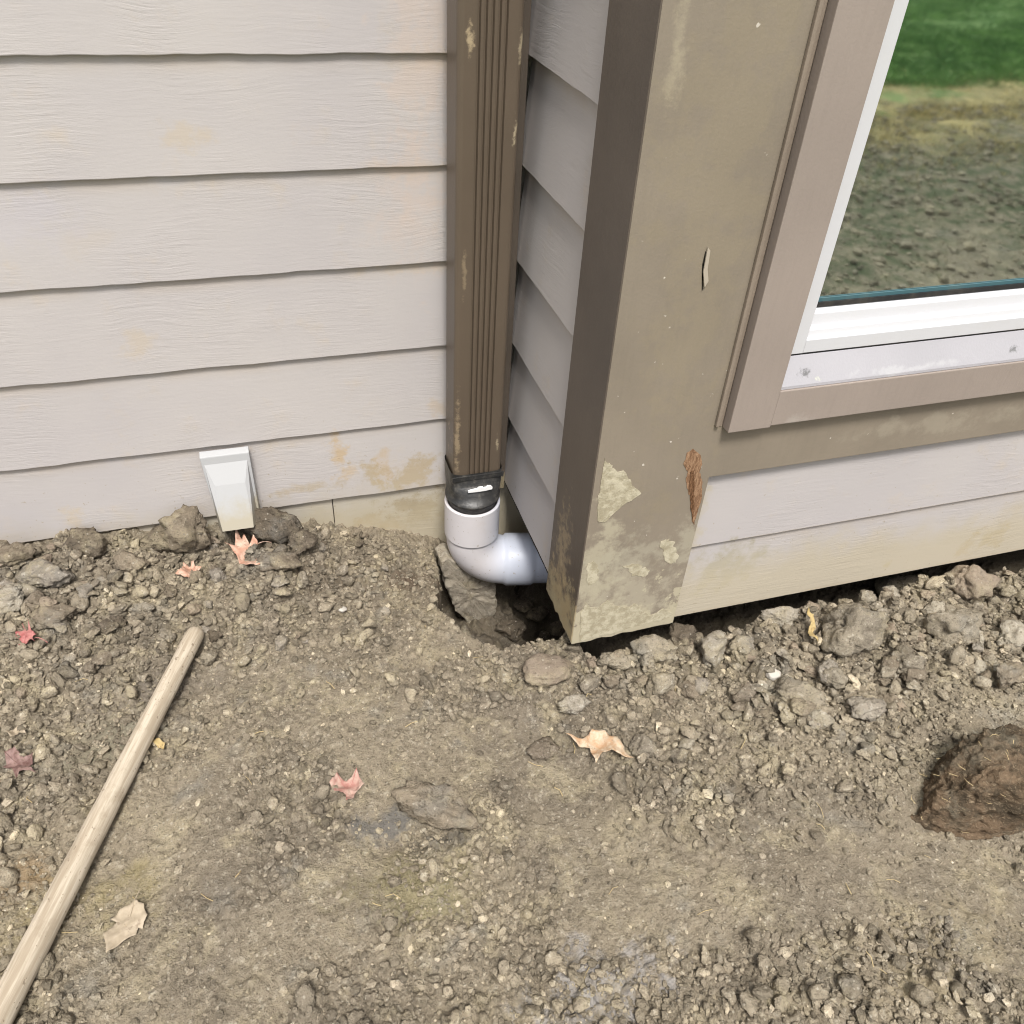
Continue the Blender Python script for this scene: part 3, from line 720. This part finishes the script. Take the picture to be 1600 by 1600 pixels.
# ------------------------------------------------------------ handle
hA = on_ground(312, 1000); hA.z += .026; hB = at(-60, 1700, 2, -.040)
dv = (hB-hA).normalized(); Lh = (hB-hA).length+.25
hnd = bpy.data.meshes.new('tool_handle')
Vs = []; ns = 32
prof_h = [(0, .004), (.001, .010), (.004, .0145), (.009, .0165), (.02, .0172)]+[(.02+(Lh-.02)*i/40, .0172+.0040*i/40+.0003*math.sin(i*1.7)) for i in range(1, 41)]
for s, r_ in prof_h:
    for j in range(ns):
        a_ = j/ns*6.28318; Vs.append((r_*math.cos(a_), r_*math.sin(a_), s))
Fs = [(i*ns+j, i*ns+(j+1) % ns, (i+1)*ns+(j+1) % ns, (i+1)*ns+j) for i in range(len(prof_h)-1) for j in range(ns)]
o = mesh_np('tool_handle', np.array(Vs), np.array(Fs), m_wood)
bm = bmesh.new(); bm.from_mesh(o.data); bm.verts.ensure_lookup_table(); bm.faces.new([bm.verts[j] for j in range(ns)][::-1]); bm.faces.new([bm.verts[len(prof_h)*ns-ns+j] for j in range(ns)]); bm.to_mesh(o.data); bm.free()
for p_ in o.data.polygons: p_.use_smooth = True
o.location = hA; o.rotation_euler = dv.to_track_quat('Z', 'Y').to_euler()
tag(o, 'pale weathered round wooden tool handle lying on the soil', 'tool handle')

# ------------------------------------------------------------ clods
def rock_bm(seed, sub=4, facets=9, sharp=.8, nz=.16, sq=(1, 1, .7), fine=.05):
    rn = random.Random(seed); bm = bmesh.new(); bmesh.ops.create_icosphere(bm, subdivisions=sub, radius=1)
    pl = []
    for _ in range(facets):
        v = Vector((rn.gauss(0, 1), rn.gauss(0, 1), rn.gauss(0, 1))).normalized(); pl.append((v, rn.uniform(.50, .92)))
    off = Vector((seed*3.1, seed*1.7, seed*.9))
    for v in bm.verts:
        d = v.co.normalized(); r = 1.08
        for n_, b_ in pl:
            c = n_.dot(d)
            if c > .05: r = min(r, b_/c)
        r = r*sharp+(1-sharp)
        r += nz*mnoise.noise(d*1.7+off)+nz*.6*mnoise.noise(d*4+off)+fine*mnoise.noise(d*9+off)+fine*.7*mnoise.noise(d*19+off)
        v.co = Vector((d.x*r*sq[0], d.y*r*sq[1], d.z*r*sq[2]))
    return bm
def clod(px, py, wpx, mat, label, cat='clod', name='soil_clod', sq=(1, .8, .6), rz=None, seed=None, sink=.25, kw=None, dz=0, group=None, loc_=None):
    """wpx: width in photo pixels; (px,py): middle of the lump"""
    seed = seed if seed is not None else int(px*3+py)
    p = loc_ if loc_ is not None else on_ground(px, py+wpx*.10)
    dist = (p-Vector((CAM['x'], CAM['y'], CAM['z']))).dot(cf)
    r = wpx/2*dist/CAM['f']*1.04
    bm = rock_bm(seed, sq=sq, **(kw or {}))
    bmesh.ops.scale(bm, vec=(r, r, r), verts=bm.verts)
    zr = rz if rz is not None else random.Random(seed).uniform(-.5, .5)
    bmesh.ops.rotate(bm, cent=(0, 0, 0), matrix=Matrix.Rotation(zr, 3, 'Z'), verts=bm.verts)
    me = bpy.data.meshes.new(name); bm.to_mesh(me); bm.free()
    o = link(name, me, mat, None, True); o.location = (p.x, p.y, p.z+r*sq[2]*(1-2*sink)*.8+dz)
    tag(o, label, cat, group); return o
MD = m_clod_mid
G, K, Y, W_, TN = m_clod, m_clod_dark, m_clod_grey, m_pale, m_tan
hero = [
 (1325, 990, 112, G, 'largest rounded brown clod in the rubble below the pale bay siding', (1, .85, .75)),
 (1512, 915, 78, TN, 'pinkish tan angular clod touching the dark gap under the bay siding, right side', (1, .8, .75)),
 (1488, 980, 95, G, 'broad brown clod just below the pinkish tan clod in the rubble', (1, .7, .7)),
 (1215, 962, 66, W_, 'pale slanting wedge stone against the bay wall bottom edge', (1, .5, .45)),
 (1112, 1022, 56, W_, 'pale grey pointed stone right of the bay corner foot', (1, .85, .9)),
 (1243, 1088, 86, G, 'flat oval clod with dark outline half buried below the rubble', (1, .7, .4)),
 (1350, 1108, 66, Y, 'flat lavender grey clod right of the half buried oval clod', (1, .75, .5)),
 (1400, 925, 62, G, 'brown clod under the siding edge left of the pinkish tan clod', (1, .8, .8)),
 (1412, 1042, 54, G, 'round brown clod right of and below the largest clod', (1, .9, .8)),
 (1575, 1000, 66, W_, 'pale clod at the right picture edge below the siding', (1, .8, .7)),
 (1570, 1060, 60, MD, 'brown clod at the right picture edge under the pale one', (1, .8, .6)),
 (1018, 1022, 64, G, 'yellow brown clod just below the bottom edge of the bay corner', (1, .75, .7)),
 (962, 1036, 50, G, 'small grey brown clod between the smooth tan stone and the bay corner clod', (1, .8, .7)),
 (1155, 1015, 48, Y, 'small grey clod right of the pale grey pointed stone', (1, .8, .7)),
 (1290, 1050, 44, Y, 'small grey clod directly under the largest rounded clod', (1, .8, .7)),
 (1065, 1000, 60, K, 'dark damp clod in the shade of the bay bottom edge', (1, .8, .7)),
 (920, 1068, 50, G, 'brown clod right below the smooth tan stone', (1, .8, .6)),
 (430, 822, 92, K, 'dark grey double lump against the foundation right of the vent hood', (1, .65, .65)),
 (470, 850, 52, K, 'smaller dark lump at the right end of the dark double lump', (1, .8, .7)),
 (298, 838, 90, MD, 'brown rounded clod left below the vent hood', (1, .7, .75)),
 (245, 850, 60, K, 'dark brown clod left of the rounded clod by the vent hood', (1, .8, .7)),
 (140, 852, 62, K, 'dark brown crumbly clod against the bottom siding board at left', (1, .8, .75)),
 (75, 900, 78, Y, 'lavender grey clod below the siding near the left picture edge', (1, .7, .5)),
 (22, 874, 56, MD, 'brown clod at the left picture edge under the siding', (1, .8, .7)),
 (15, 935, 60, W_, 'pale clod at the left picture edge', (1, .8, .6)),
 (200, 880, 56, MD, 'brown clod midway between vent hood and left picture edge', (1, .8, .6)),
 (95, 965, 70, MD, 'tan brown clod above right of the red leaf', (1, .8, .5)),
 (440, 880, 64, MD, 'tan clod right of the orange maple leaf', (1, .8, .6)),
 (900, 1102, 56, W_, 'pale elongated clod below the smooth tan stone', (1, .5, .5)),
 (848, 1170, 48, MD, 'dark edged clod left of the orange and white leaf', (1, .8, .5)),
]
for px, py, wp, mat, lab, sq in hero:
    clod(px, py, wp, mat, lab, sq=sq, kw=dict(nz=.20, fine=.13, sharp=1.0, facets=13), sink=.08)
clod(855, 1042, 92, m_tan, 'smooth flat tan stone at the rim of the pit by the bay corner', 'stone', 'stone', (1, .58, .34), 0.05, 5, .2, dict(nz=.16, fine=.07, sharp=.8), dz=.004)
clod(1207, 1055, 24, m_peb, 'tiny white pebble in the rubble', 'pebble', 'pebble', (1, .8, .8), kw=dict(fine=.03), dz=.008)
clod(535, 955, 15, m_peb, 'tiny white pebble on open soil left of the pit', 'pebble', 'pebble', (1, .8, .7), kw=dict(fine=.03), dz=.004)
# block stone under the elbow
p = at(738, 930, 1, -.235)
b = MB(); pts = [(688, 880), (700, 872), (735, 885), (772, 900), (777, 940), (772, 982), (742, 984), (712, 955), (700, 925)]
yf = -.10
w3 = [at(px, py, 1, yf) for px, py in pts]
b.prism_y([(q.x, q.z) for q in w3], yf, yf+.06)
o = b.build('stone', m_block, None, bevel=.006, segs=3)
md = o.modifiers.new('s', 'SUBSURF'); md.subdivision_type = 'SIMPLE'; md.levels = md.render_levels = 4
tx = bpy.data.textures.new('rk', 'CLOUDS'); tx.noise_scale = .02; dm = o.modifiers.new('d', 'DISPLACE'); dm.texture = tx; dm.strength = .012; dm.texture_coords = 'GLOBAL'
tag(o, 'tan grey block stone standing in the pit under the white elbow', 'stone')
for q, (px, py, wp) in enumerate([(800, 985, 46), (835, 960, 40), (850, 1000, 44), (815, 945, 34), (876, 985, 36), (725, 992, 34)]):
    d_ = at(px, py, 2, -.10); r0 = ray(px, py).normalized(); o0 = Vector((CAM['x'], CAM['y'], CAM['z'])); t_ = (d_-o0).length
    for _ in range(400):
        d_ = o0+r0*t_
        if d_.z < hget(d_.x, d_.y)+.008: break
        t_ += .003
    clod(px, py, wp, m_clod_dark, 'dark clod down in the shaded pit under the white elbow', sq=(1, .8, .7), seed=60+q, sink=.3, kw=dict(nz=.2, fine=.13, sharp=1., facets=11), group='clods in the pit', loc_=d_)
# ridged clod in the trodden soil
clod(682, 1270, 108, m_clod_mid, 'long olive grey ridged clod lying in the trodden soil mid picture', sq=(1, .5, .6), rz=-.55, seed=31, sink=.05, kw=dict(nz=.3, fine=.16, sharp=1., facets=10), dz=.020)
# sod clump at right: wedge shape
cl = [at(px, py, 2, -.05) for px, py in [(1412, 1285), (1440, 1300), (1520, 1312), (1600, 1300), (1700, 1290), (1690, 1180), (1600, 1150)]]
def sod_clump():
    hp = [at(1412, 1290, 2, -.075), at(1455, 1308, 2, -.075), at(1535, 1318, 2, -.075), at(1640, 1300, 2, -.075), at(1760, 1260, 2, -.075), at(1740, 1150, 2, -.075), at(1450, 1200, 2, -.075),
          at(1500, 1150, 2, .02), at(1540, 1134, 2, .045), at(1600, 1152, 2, .055), at(1700, 1180, 2, .05), at(1560, 1220, 2, .052), at(1475, 1240, 2, .0), at(1640, 1240, 2, .045)]
    c0 = sum(hp, Vector())/len(hp)
    bm = bmesh.new(); [bm.verts.new(q-c0) for q in hp]; bmesh.ops.convex_hull(bm, input=bm.verts)
    bmesh.ops.delete(bm, geom=[v for v in bm.verts if not v.link_faces], context='VERTS')
    me = bpy.data.meshes.new('sod_clump'); bm.to_mesh(me); bm.free()
    o = link('sod_clump', me, m_sod, None, True); o.location = c0
    m_ = o.modifiers.new('r', 'REMESH'); m_.mode = 'VOXEL'; m_.voxel_size = .0032; m_.use_smooth_shade = True
    for sc_, st_ in ((.06, .030), (.022, .018), (.009, .009), (.004, .0035)):
        tx = bpy.data.textures.new('sod_noise', 'CLOUDS'); tx.noise_scale = sc_; tx.noise_depth = 2
        d_ = o.modifiers.new('d', 'DISPLACE'); d_.texture = tx; d_.strength = st_; d_.texture_coords = 'GLOBAL'; d_.mid_level = .55
    tag(o, 'dark brown fibrous wedge shaped clump of sod at the right edge', 'sod clump')
    V_ = []; F_ = []; rn = random.Random(4)
    # root fibres
    for q in range(70):
        f_ = rn.choice(me.polygons); ws = [rn.random() for _ in f_.vertices]; tw = sum(ws)
        r = sum((me.vertices[v_].co*w_ for v_, w_ in zip(f_.vertices, ws)), Vector())/tw*1.03
        p_ = r*1.0; t = Vector((rn.gauss(0, 1), rn.gauss(0, 1), rn.gauss(0, .5))).normalized(); ln = rn.uniform(.006, .02)
        n = len(V_); w_ = Vector((0, 0, 1)).cross(t).normalized()*.0005
        q1 = p_+t*ln*.5+p_.normalized()*.004; q2 = p_+t*ln
        V_ += [p_-w_, p_+w_, q1+w_, q1-w_, q2]; F_ += [(n, n+1, n+2, n+3), (n+3, n+2, n+4)]
    m2 = bpy.data.meshes.new('roots'); m2.from_pydata(V_, [], F_); m2.materials.append(m_straw)
    r_ = bpy.data.objects.new('roots', m2); C.objects.link(r_); r_.parent = o; r_['kind'] = 'stuff'
    return o
kx = N('dry_fibre', .8, .2); m_straw = kx.out(kx.mix(kx.noise(20), (.38, .28, .14), (.55, .45, .26)))
sod_clump()
# mid-sized clods, one mesh each kind, individuals
protos = []
for s_ in range(10):
    bm = rock_bm(100+s_, sub=4, facets=11, sq=(1, random.uniform(.6, .9), random.uniform(.5, .8)), nz=.2, fine=.13, sharp=1.0)
    me = bpy.data.meshes.new('soil_clod'); bm.to_mesh(me); bm.free(); me.polygons.foreach_set('use_smooth', [True]*len(me.polygons)); protos.append(me)
for me in protos: me.materials.append(None)
def mid(n, xr, yr, rr_, label, group, mats):
    k_ = 0; tries = 0
    while k_ < n and tries < n*30:
        tries += 1
        x = random.uniform(*xr); y = random.uniform(*yr)
        if rmask1(x, y) < random.uniform(.3, 1): continue
        if poly_sd(np.array([x]), np.array([y]), POLY)[0] < .02: continue
        r = rr_[0]*(1-random.random()*.93)**(-.55); r = min(r, rr_[1])
        o = bpy.data.objects.new('soil_clod', random.choice(protos)); C.objects.link(o)
        o.location = (x, y, hget(x, y)+r*random.uniform(.25, .6)); o.scale = (r, r, r); o.rotation_euler = (random.uniform(-.5, .5), random.uniform(-.5, .5), random.uniform(0, 6.3))
        o.material_slots[0].link = 'OBJECT'; o.material_slots[0].material = random.choice(mats)
        tag(o, label, 'clod', group); k_ += 1
mid(150, (.02, 1.2), (-.80, -.51), (.013, .028), 'small loose grey brown clod in the rubble along the foot of the bay wall', 'small clods along the bay wall', [G, G, MD, MD, Y, W_, TN])
mid(95, (-1.2, -.28), (-.36, -.02), (.010, .022), 'small loose brown clod in the rubble along the foot of the left wall', 'small clods along the left wall', [MD, MD, K, Y, G, TN])

# crumbs: uncountable
def ico(sub):
    bm = bmesh.new(); bmesh.ops.create_icosphere(bm, subdivisions=sub, radius=1)
    v = np.array([tuple(q.co) for q in bm.verts]); f = np.array([[q.index for q in fc.verts] for fc in bm.faces]); bm.free(); return v, f
iv, if_ = ico(1)
tm = []
for q in range(14):
    pl = rng.normal(size=(7, 3)); pl /= np.linalg.norm(pl, axis=1)[:, None]; bb = rng.uniform(.6, .95, 7)
    c = iv@pl.T; r = np.where(c > .05, bb/np.maximum(c, .05), 9).min(1); r = np.minimum(r, 1.1)+rng.normal(0, .05, len(iv))
    tm.append(iv*r[:, None]*np.array([1, rng.uniform(.6, 1), rng.uniform(.45, .85)]))
NC = 60000
cx = rng.uniform(-1.25, 1.25, NC*5); cy = rng.uniform(-1.48, -.02, NC*5); rmk = rough_mask(cx, cy)
keep = (rng.random(NC*5) < (.20+.6*rmk+.35*(fbm(cx, cy, 11, 2, 8) > .12))) & ~((cx > .03) & (cy > -.50)) & (poly_sd(cx, cy, POLY) > -.01)
cx = cx[keep][:NC]; cy = cy[keep][:NC]; rmk = rmk[keep][:NC]; NC = len(cx)
cs = np.minimum(.0019*(1-.99*rng.random(NC))**(-.46), .0105)*(.75+.5*rmk)
Vl = []; Fl = []; Tl = []; off = 0
ii = np.clip(np.searchsorted(gx, cx), 0, len(gx)-1); jj = np.clip(np.searchsorted(gy, cy), 0, len(gy)-1); hz = H[jj, ii]
for q in range(NC):
    a_ = rng.random()*6.28; ca, sa = math.cos(a_), math.sin(a_); v = tm[q % 14]
    tl = rng.uniform(-.5, .5); z = v[:, 2]+tl*v[:, 0]
    Vl.append(np.stack([(v[:, 0]*ca-v[:, 1]*sa)*cs[q]+cx[q], (v[:, 0]*sa+v[:, 1]*ca)*cs[q]+cy[q], z*cs[q]+hz[q]+cs[q]*.3], 1))
    Fl.append(if_+off); off += len(v)
    t_ = rng.uniform(.6, 1.4) if rng.random() > .06 else rng.uniform(1.4, 2.1)
    Tl.append(np.full(len(v), t_))
o = mesh_np('loose_crumbs', np.concatenate(Vl), np.concatenate(Fl), m_crumb, None, False, {'tint': np.concatenate(Tl)})
tag(o, 'fine loose soil crumbs scattered over the bare ground', kind='stuff')

# rubble too small and too dense to count
v2, f2 = ico(3)
t2 = []
for q in range(16):
    pl = rng.normal(size=(8, 3)); pl /= np.linalg.norm(pl, axis=1)[:, None]; bb = rng.uniform(.42, .88, 8)
    c = v2@pl.T; r = np.where(c > .05, bb/np.maximum(c, .05), 9).min(1); r = np.minimum(r, 1.1)
    r = r*np.array([1+.22*mnoise.noise(Vector(d)*3+Vector((q, 0, 0)))+.18*mnoise.noise(Vector(d)*8+Vector((q, 3, 0))) for d in v2])
    t2.append(v2*r[:, None]*np.array([1, rng.uniform(.55, .95), rng.uniform(.5, .85)]))
NB = 5600
bx = rng.uniform(-1.25, 1.25, NB*8); by = rng.uniform(-1.48, -.02, NB*8); rb = rough_mask(bx, by)
pr = np.where((bx > .02), np.where(by > -.505, (by < -.44)*.8, rb**1.5), rb**2*.8)
kp = (rng.random(NB*8) < pr) & (poly_sd(bx, by, POLY) > 0.0); bx, by, rb = bx[kp][:NB], by[kp][:NB], rb[kp][:NB]; NB = len(bx)
bs = np.minimum(.0042*(1-.99*rng.random(NB))**(-.42), .018)
Vl = []; Fl = []; off = 0; Tl = []
for q in range(NB):
    a_ = rng.random()*6.28; ca, sa = math.cos(a_), math.sin(a_); v = t2[q % 16]; t1 = rng.uniform(-.6, .6); z = v[:, 2]+t1*v[:, 0]
    Vl.append(np.stack([(v[:, 0]*ca-v[:, 1]*sa)*bs[q]+bx[q], (v[:, 0]*sa+v[:, 1]*ca)*bs[q]+by[q], z*bs[q]+hget(bx[q], by[q])+bs[q]*rng.uniform(.3, .8)], 1))
    Fl.append(f2+off); off += len(v); Tl.append(np.full(len(v), rng.uniform(.78, 1.4)))
o = mesh_np('rubble', np.concatenate(Vl), np.concatenate(Fl), m_crumb, None, True, {'tint': np.concatenate(Tl)})
tag(o, 'dense small angular soil rubble banked along the house walls', kind='stuff')

# churned clods of the yard behind the camera
NF = 4500
fx = rng.uniform(.2, 6, NF); fy = rng.uniform(-4.3, -1.55, NF); fs = np.minimum(.010*(1-.99*rng.random(NF))**(-.35), .03)
Vl = []; Fl = []; off = 0; Tl = []
for q in range(NF):
    a_ = rng.random()*6.28; ca, sa = math.cos(a_), math.sin(a_); v = tm[q % 14]
    Vl.append(np.stack([(v[:, 0]*ca-v[:, 1]*sa)*fs[q]+fx[q], (v[:, 0]*sa+v[:, 1]*ca)*fs[q]+fy[q], v[:, 2]*fs[q]+hget(fx[q], fy[q])+fs[q]*.3], 1))
    Fl.append(if_+off); off += len(v); Tl.append(np.full(len(v), rng.uniform(.7, 1.5)))
o = mesh_np('yard_clods', np.concatenate(Vl), np.concatenate(Fl), m_crumb, None, False, {'tint': np.concatenate(Tl)})
tag(o, 'churned soil of the yard reflected in the window', kind='stuff')

# twigs and fibres in the soil
V_ = []; F_ = []
for q in range(60):
    x = random.uniform(-1.1, .8); y = random.uniform(-1.35, -.1)
    if x > 0 and y > -.5: continue
    a_ = random.uniform(0, 3.14); ln = random.uniform(.004, .014); wd = random.uniform(.0004, .0008)
    n = len(V_); t = Vector((math.cos(a_), math.sin(a_), 0)); s_ = Vector((-t.y, t.x, 0))*wd
    c = Vector((x, y, hget(x, y)+.003)); mid_ = c+s_*random.uniform(-6, 6)+Vector((0, 0, .003))
    e0 = c-t*ln; e1 = c+t*ln; e0.z = hget(e0.x, e0.y)+.003; e1.z = hget(e1.x, e1.y)+.003
    mid_.z = max(mid_.z, (e0.z+e1.z)/2)
    for a0, a1 in ((e0, mid_), (mid_, e1)):
        n = len(V_); up = Vector((0, 0, wd*1.4))
        V_ += [a0-s_, a0+s_, a0+up, a1-s_, a1+s_, a1+up]; F_ += [(n, n+3, n+5, n+2), (n+2, n+5, n+4, n+1), (n, n+1, n+4, n+3)]
me = bpy.data.meshes.new('plant_fibres'); me.from_pydata(V_, [], F_)
o = link('plant_fibres', me, m_straw); tag(o, 'dry pale root fibres and bits of straw in the soil', kind='stuff')

# ------------------------------------------------------------ leaves
def leaf(outline, mat, label, curl=.25, lift=.006, tilt=(0, 0), stem=None, seed=1):
    """outline: traced corner points (photo pixels), laid out flat on the soil, then curled"""
    cpx = sum(q[0] for q in outline)/len(outline); cpy = sum(q[1] for q in outline)/len(outline)
    p = on_ground(cpx, cpy)
    pts = [at(q[0], q[1], 2, p.z) for q in outline]; c = sum(pts, Vector())/len(pts); pts = [q-c for q in pts]
    out = []
    for i_, q in enumerate(pts):
        nx2 = pts[(i_+1) % len(pts)]
        for t in range(8):
            u = t/8; v = q.lerp(nx2, u); k_ = 1-.04*math.sin(u*math.pi)+.035*mnoise.noise((v.x*300, v.y*300, seed)); out.append(v*k_)
    NA = len(out); NR = 8; r = max(q.length for q in out); Vs = [(0, 0, 0)]
    for k_ in range(1, NR+1):
        for q in out:
            v = q*(k_/NR); x, y = v.x/r, v.y/r
            z = curl*r*(.7*(x*x+y*y)+.9*mnoise.noise((x*1.6+seed, y*1.6, seed*2.3))+.3*mnoise.noise((x*5, y*5, seed))*(k_/NR)+.25*abs(x*.8+y*.5))
            Vs.append((v.x, v.y, z))
    Fs = [(0, 1+j, 1+(j+1) % NA) for j in range(NA)]
    for k_ in range(NR-1):
        for j in range(NA): Fs.append((1+k_*NA+j, 1+(k_+1)*NA+j, 1+(k_+1)*NA+(j+1) % NA, 1+k_*NA+(j+1) % NA))
    me = bpy.data.meshes.new('leaf'); me.from_pydata(Vs, [], Fs); me.materials.append(mat)
    vein = [1.]; ln_ = [q.length for q in out]
    tip = [1. if ln_[j] >= max(ln_[(j+t) % NA] for t in range(-9, 10)) else 0. for j in range(NA)]
    for k_ in range(1, NR+1):
        for j in range(NA): vein.append(tip[j])
    va = me.attributes.new('vein', 'FLOAT', 'POINT'); va.data.foreach_set('value', vein)
    me.polygons.foreach_set('use_smooth', [True]*len(me.polygons))
    o = bpy.data.objects.new('fallen_leaf', me); C.objects.link(o); md = o.modifiers.new('s', 'SOLIDIFY'); md.thickness = .0006
    o.location = p+Vector((0, 0, lift)); o.rotation_euler = (tilt[0], tilt[1], 0)
    if stem:
        e1 = at(stem[0], stem[1], 2, p.z)-c; Vt = []; n8 = 6
        st0 = e1*.25
        for k_ in range(7):
            q = st0.lerp(e1, k_/6)+Vector((0, 0, curl*r*.4*math.sin(k_/6*3)))
            for j in range(n8):
                a_ = j/n8*6.283; Vt.append((q.x+.0007*math.cos(a_), q.y+.0007*math.sin(a_)*.6, q.z+.0007*math.sin(a_)+.001))
        Ft = [(i*n8+j, i*n8+(j+1) % n8, (i+1)*n8+(j+1) % n8, (i+1)*n8+j) for i in range(6) for j in range(n8)]
        m2 = bpy.data.meshes.new('stem'); m2.from_pydata(Vt, [], Ft); m2.materials.append(mat)
        s_ = bpy.data.objects.new('stem', m2); C.objects.link(s_); s_.parent = o
    tag(o, label, 'leaf'); return o
l_or = leafm('leaf_orange', (.46, .255, .18), (.56, .39, .30), (.40, .2, .12))
l_red = leafm('leaf_red', (.30, .09, .085), (.42, .19, .17), (.25, .05, .05))
l_pink = leafm('leaf_pink', (.34, .17, .14), (.45, .32, .26), (.36, .12, .10))
l_tan = leafm('leaf_tan', (.42, .26, .15), (.50, .41, .30), (.42, .25, .12))
l_bei = leafm('leaf_beige', (.34, .28, .20), (.42, .35, .26), (.40, .32, .22))
l_yel = leafm('leaf_yellow', (.38, .29, .13), (.46, .35, .17), (.3, .2, .05))
Z5 = lambda L: [(x/2.667, 600+y/2.667) for x, y in L]
Z7 = lambda L: [(x/2, 1000+y/2) for x, y in L]
Z8 = lambda L: [(800+x/2, 1000+y/2) for x, y in L]
leaf(Z5([(945, 708), (985, 722), (988, 645), (1012, 690), (1022, 668), (1052, 712), (1062, 685), (1080, 700), (1078, 725), (1105, 732), (1088, 775), (1040, 788), (1003, 772), (990, 742)]), l_or,
     'orange pink maple leaf lying at the opening below the vent hood', curl=.45, lift=.022, tilt=(.25, .1), stem=(425, 858))
leaf(Z5([(738, 822), (768, 803), (770, 770), (798, 778), (810, 748), (822, 788), (848, 792), (812, 815), (790, 840), (765, 832)]), l_or,
     'small orange maple leaf below left of the vent hood', curl=.6, lift=.012, seed=3)
leaf(Z5([(72, 1048), (105, 1060), (112, 1038), (128, 1062), (138, 1028), (150, 1066), (172, 1076), (152, 1095), (165, 1118), (125, 1106), (95, 1124), (98, 1094), (78, 1082)]), l_red,
     'red maple leaf near the left picture edge', curl=.6, lift=.012, seed=5, stem=(78, 1012))
leaf(Z8([(160, 325), (215, 328), (245, 298), (285, 303), (325, 322), (345, 350), (372, 386), (340, 382), (308, 366), (278, 368), (258, 402), (246, 378), (240, 350), (205, 350)]), l_tan,
     'pale orange and white pointed leaf in the middle of the soil', curl=.35, lift=.009, tilt=(.08, 0), seed=7)
leaf(Z7([(1032, 465), (1055, 434), (1085, 450), (1118, 428), (1140, 468), (1112, 490), (1108, 510), (1085, 528), (1082, 495), (1048, 492)]), l_pink,
     'pinkish red crumpled leaf on the trodden soil', curl=.45, lift=.010, seed=9)
leaf(Z7([(343, 1000), (332, 935), (362, 900), (372, 888), (352, 884), (382, 852), (432, 826), (458, 838), (468, 872), (452, 912), (440, 905), (432, 930), (405, 948), (366, 982)]), l_bei,
     'beige lobed dry leaf beside the wooden handle', curl=.2, lift=.008, seed=11, stem=(222, 1395))
leaf(Z7([(470, 310), (500, 318), (520, 332), (515, 352), (498, 345), (485, 330)]), l_yel, 'tiny yellowish leaf scrap right of the wooden handle', curl=.5, seed=13)
leaf(Z7([(25, 300), (60, 278), (90, 296), (92, 312), (60, 300), (40, 316)]), l_bei, 'tan leaf scrap near the left picture edge below the red leaf', curl=.5, seed=15)
leaf([(14, 1186), (30, 1180), (42, 1192), (58, 1188), (50, 1204), (62, 1216), (42, 1214), (32, 1228), (24, 1210), (10, 1208)], leafm('leaf_maroon', (.13, .07, .06), (.26, .17, .15), (.08, .04, .03)),
     'dark maroon curled leaf at the left picture edge', curl=.6, lift=.010, seed=21)
leaf([(1250, 968), (1262, 975), (1270, 992), (1268, 1012), (1256, 1004), (1260, 988)], l_yel, 'yellow leaf scrap wedged left of the largest clod', curl=.6, lift=.020, tilt=(.5, 0), seed=17)

# ------------------------------------------------------------ yard behind the camera, seen in the window
def blades(n, xr, yfn, hl, name, mat, label, wd=.003, dens=None):
    x = rng.uniform(*xr, n); y = yfn(n); a_ = rng.uniform(0, 6.28, n); hh = rng.uniform(*hl, n); ln = rng.uniform(.2, 1.2, n)
    jj = np.clip(np.searchsorted(gy, y), 0, len(gy)-1); ii = np.clip(np.searchsorted(gx, x), 0, len(gx)-1); z = H[jj, ii]
    dx, dy = np.cos(a_), np.sin(a_); wx, wy = -dy*wd, dx*wd
    V = np.stack([np.stack([x-wx, y-wy, z-.005], 1), np.stack([x+wx, y+wy, z-.005], 1), np.stack([x+dx*hh*ln*.4+wx*.6, y+dy*hh*ln*.4+wy*.6, z+hh*.6], 1), np.stack([x+dx*hh*ln, y+dy*hh*ln, z+hh*.9], 1)], 1).reshape(-1, 3)
    b0 = np.arange(n)*4; F = np.concatenate([np.stack([b0, b0+1, b0+2], 1), np.stack([b0, b0+2, b0+3], 1)])
    o = mesh_np(name, V, F, mat, None, False, {'tint': np.repeat(rng.uniform(.5, 1.3, n), 4)}); tag(o, label, kind='stuff'); return o
def grassm(name, a, b):
    k = N(name, .6, .3); at_ = k.n('ShaderNodeAttribute', attribute_name='tint')
    return k.out(k.mix(1.0, k.mix(k.ss(k.noise(3, detail=4), .35, .65), a, b), at_.outputs['Fac'], 'MULTIPLY'))
m_grass = grassm('lawn_green', (.12, .24, .06), (.26, .42, .13)); m_st2 = grassm('dry_straw', (.52, .41, .18), (.80, .66, .33)); m_weed = grassm('weed_green', (.13, .16, .07), (.26, .24, .14))
blades(110000, (0, 11), lambda n: -4.7-np.abs(rng.normal(0, 2.4, n)), (.02, .05), 'lawn_grass', m_grass, 'green lawn of the yard reflected in the window', .0035)
blades(30000, (0, 8), lambda n: rng.normal(-4.0, .5, n), (.004, .03), 'straw_litter', m_st2, 'yellow straw strip at the edge of the lawn reflected in the window', .002)
blades(16000, (-.3, 5), lambda n: rng.uniform(-4.2, -1.9, n), (.004, .018), 'sparse_weeds', m_weed, 'thin sparse grass in the churned soil reflected in the window', .0025)
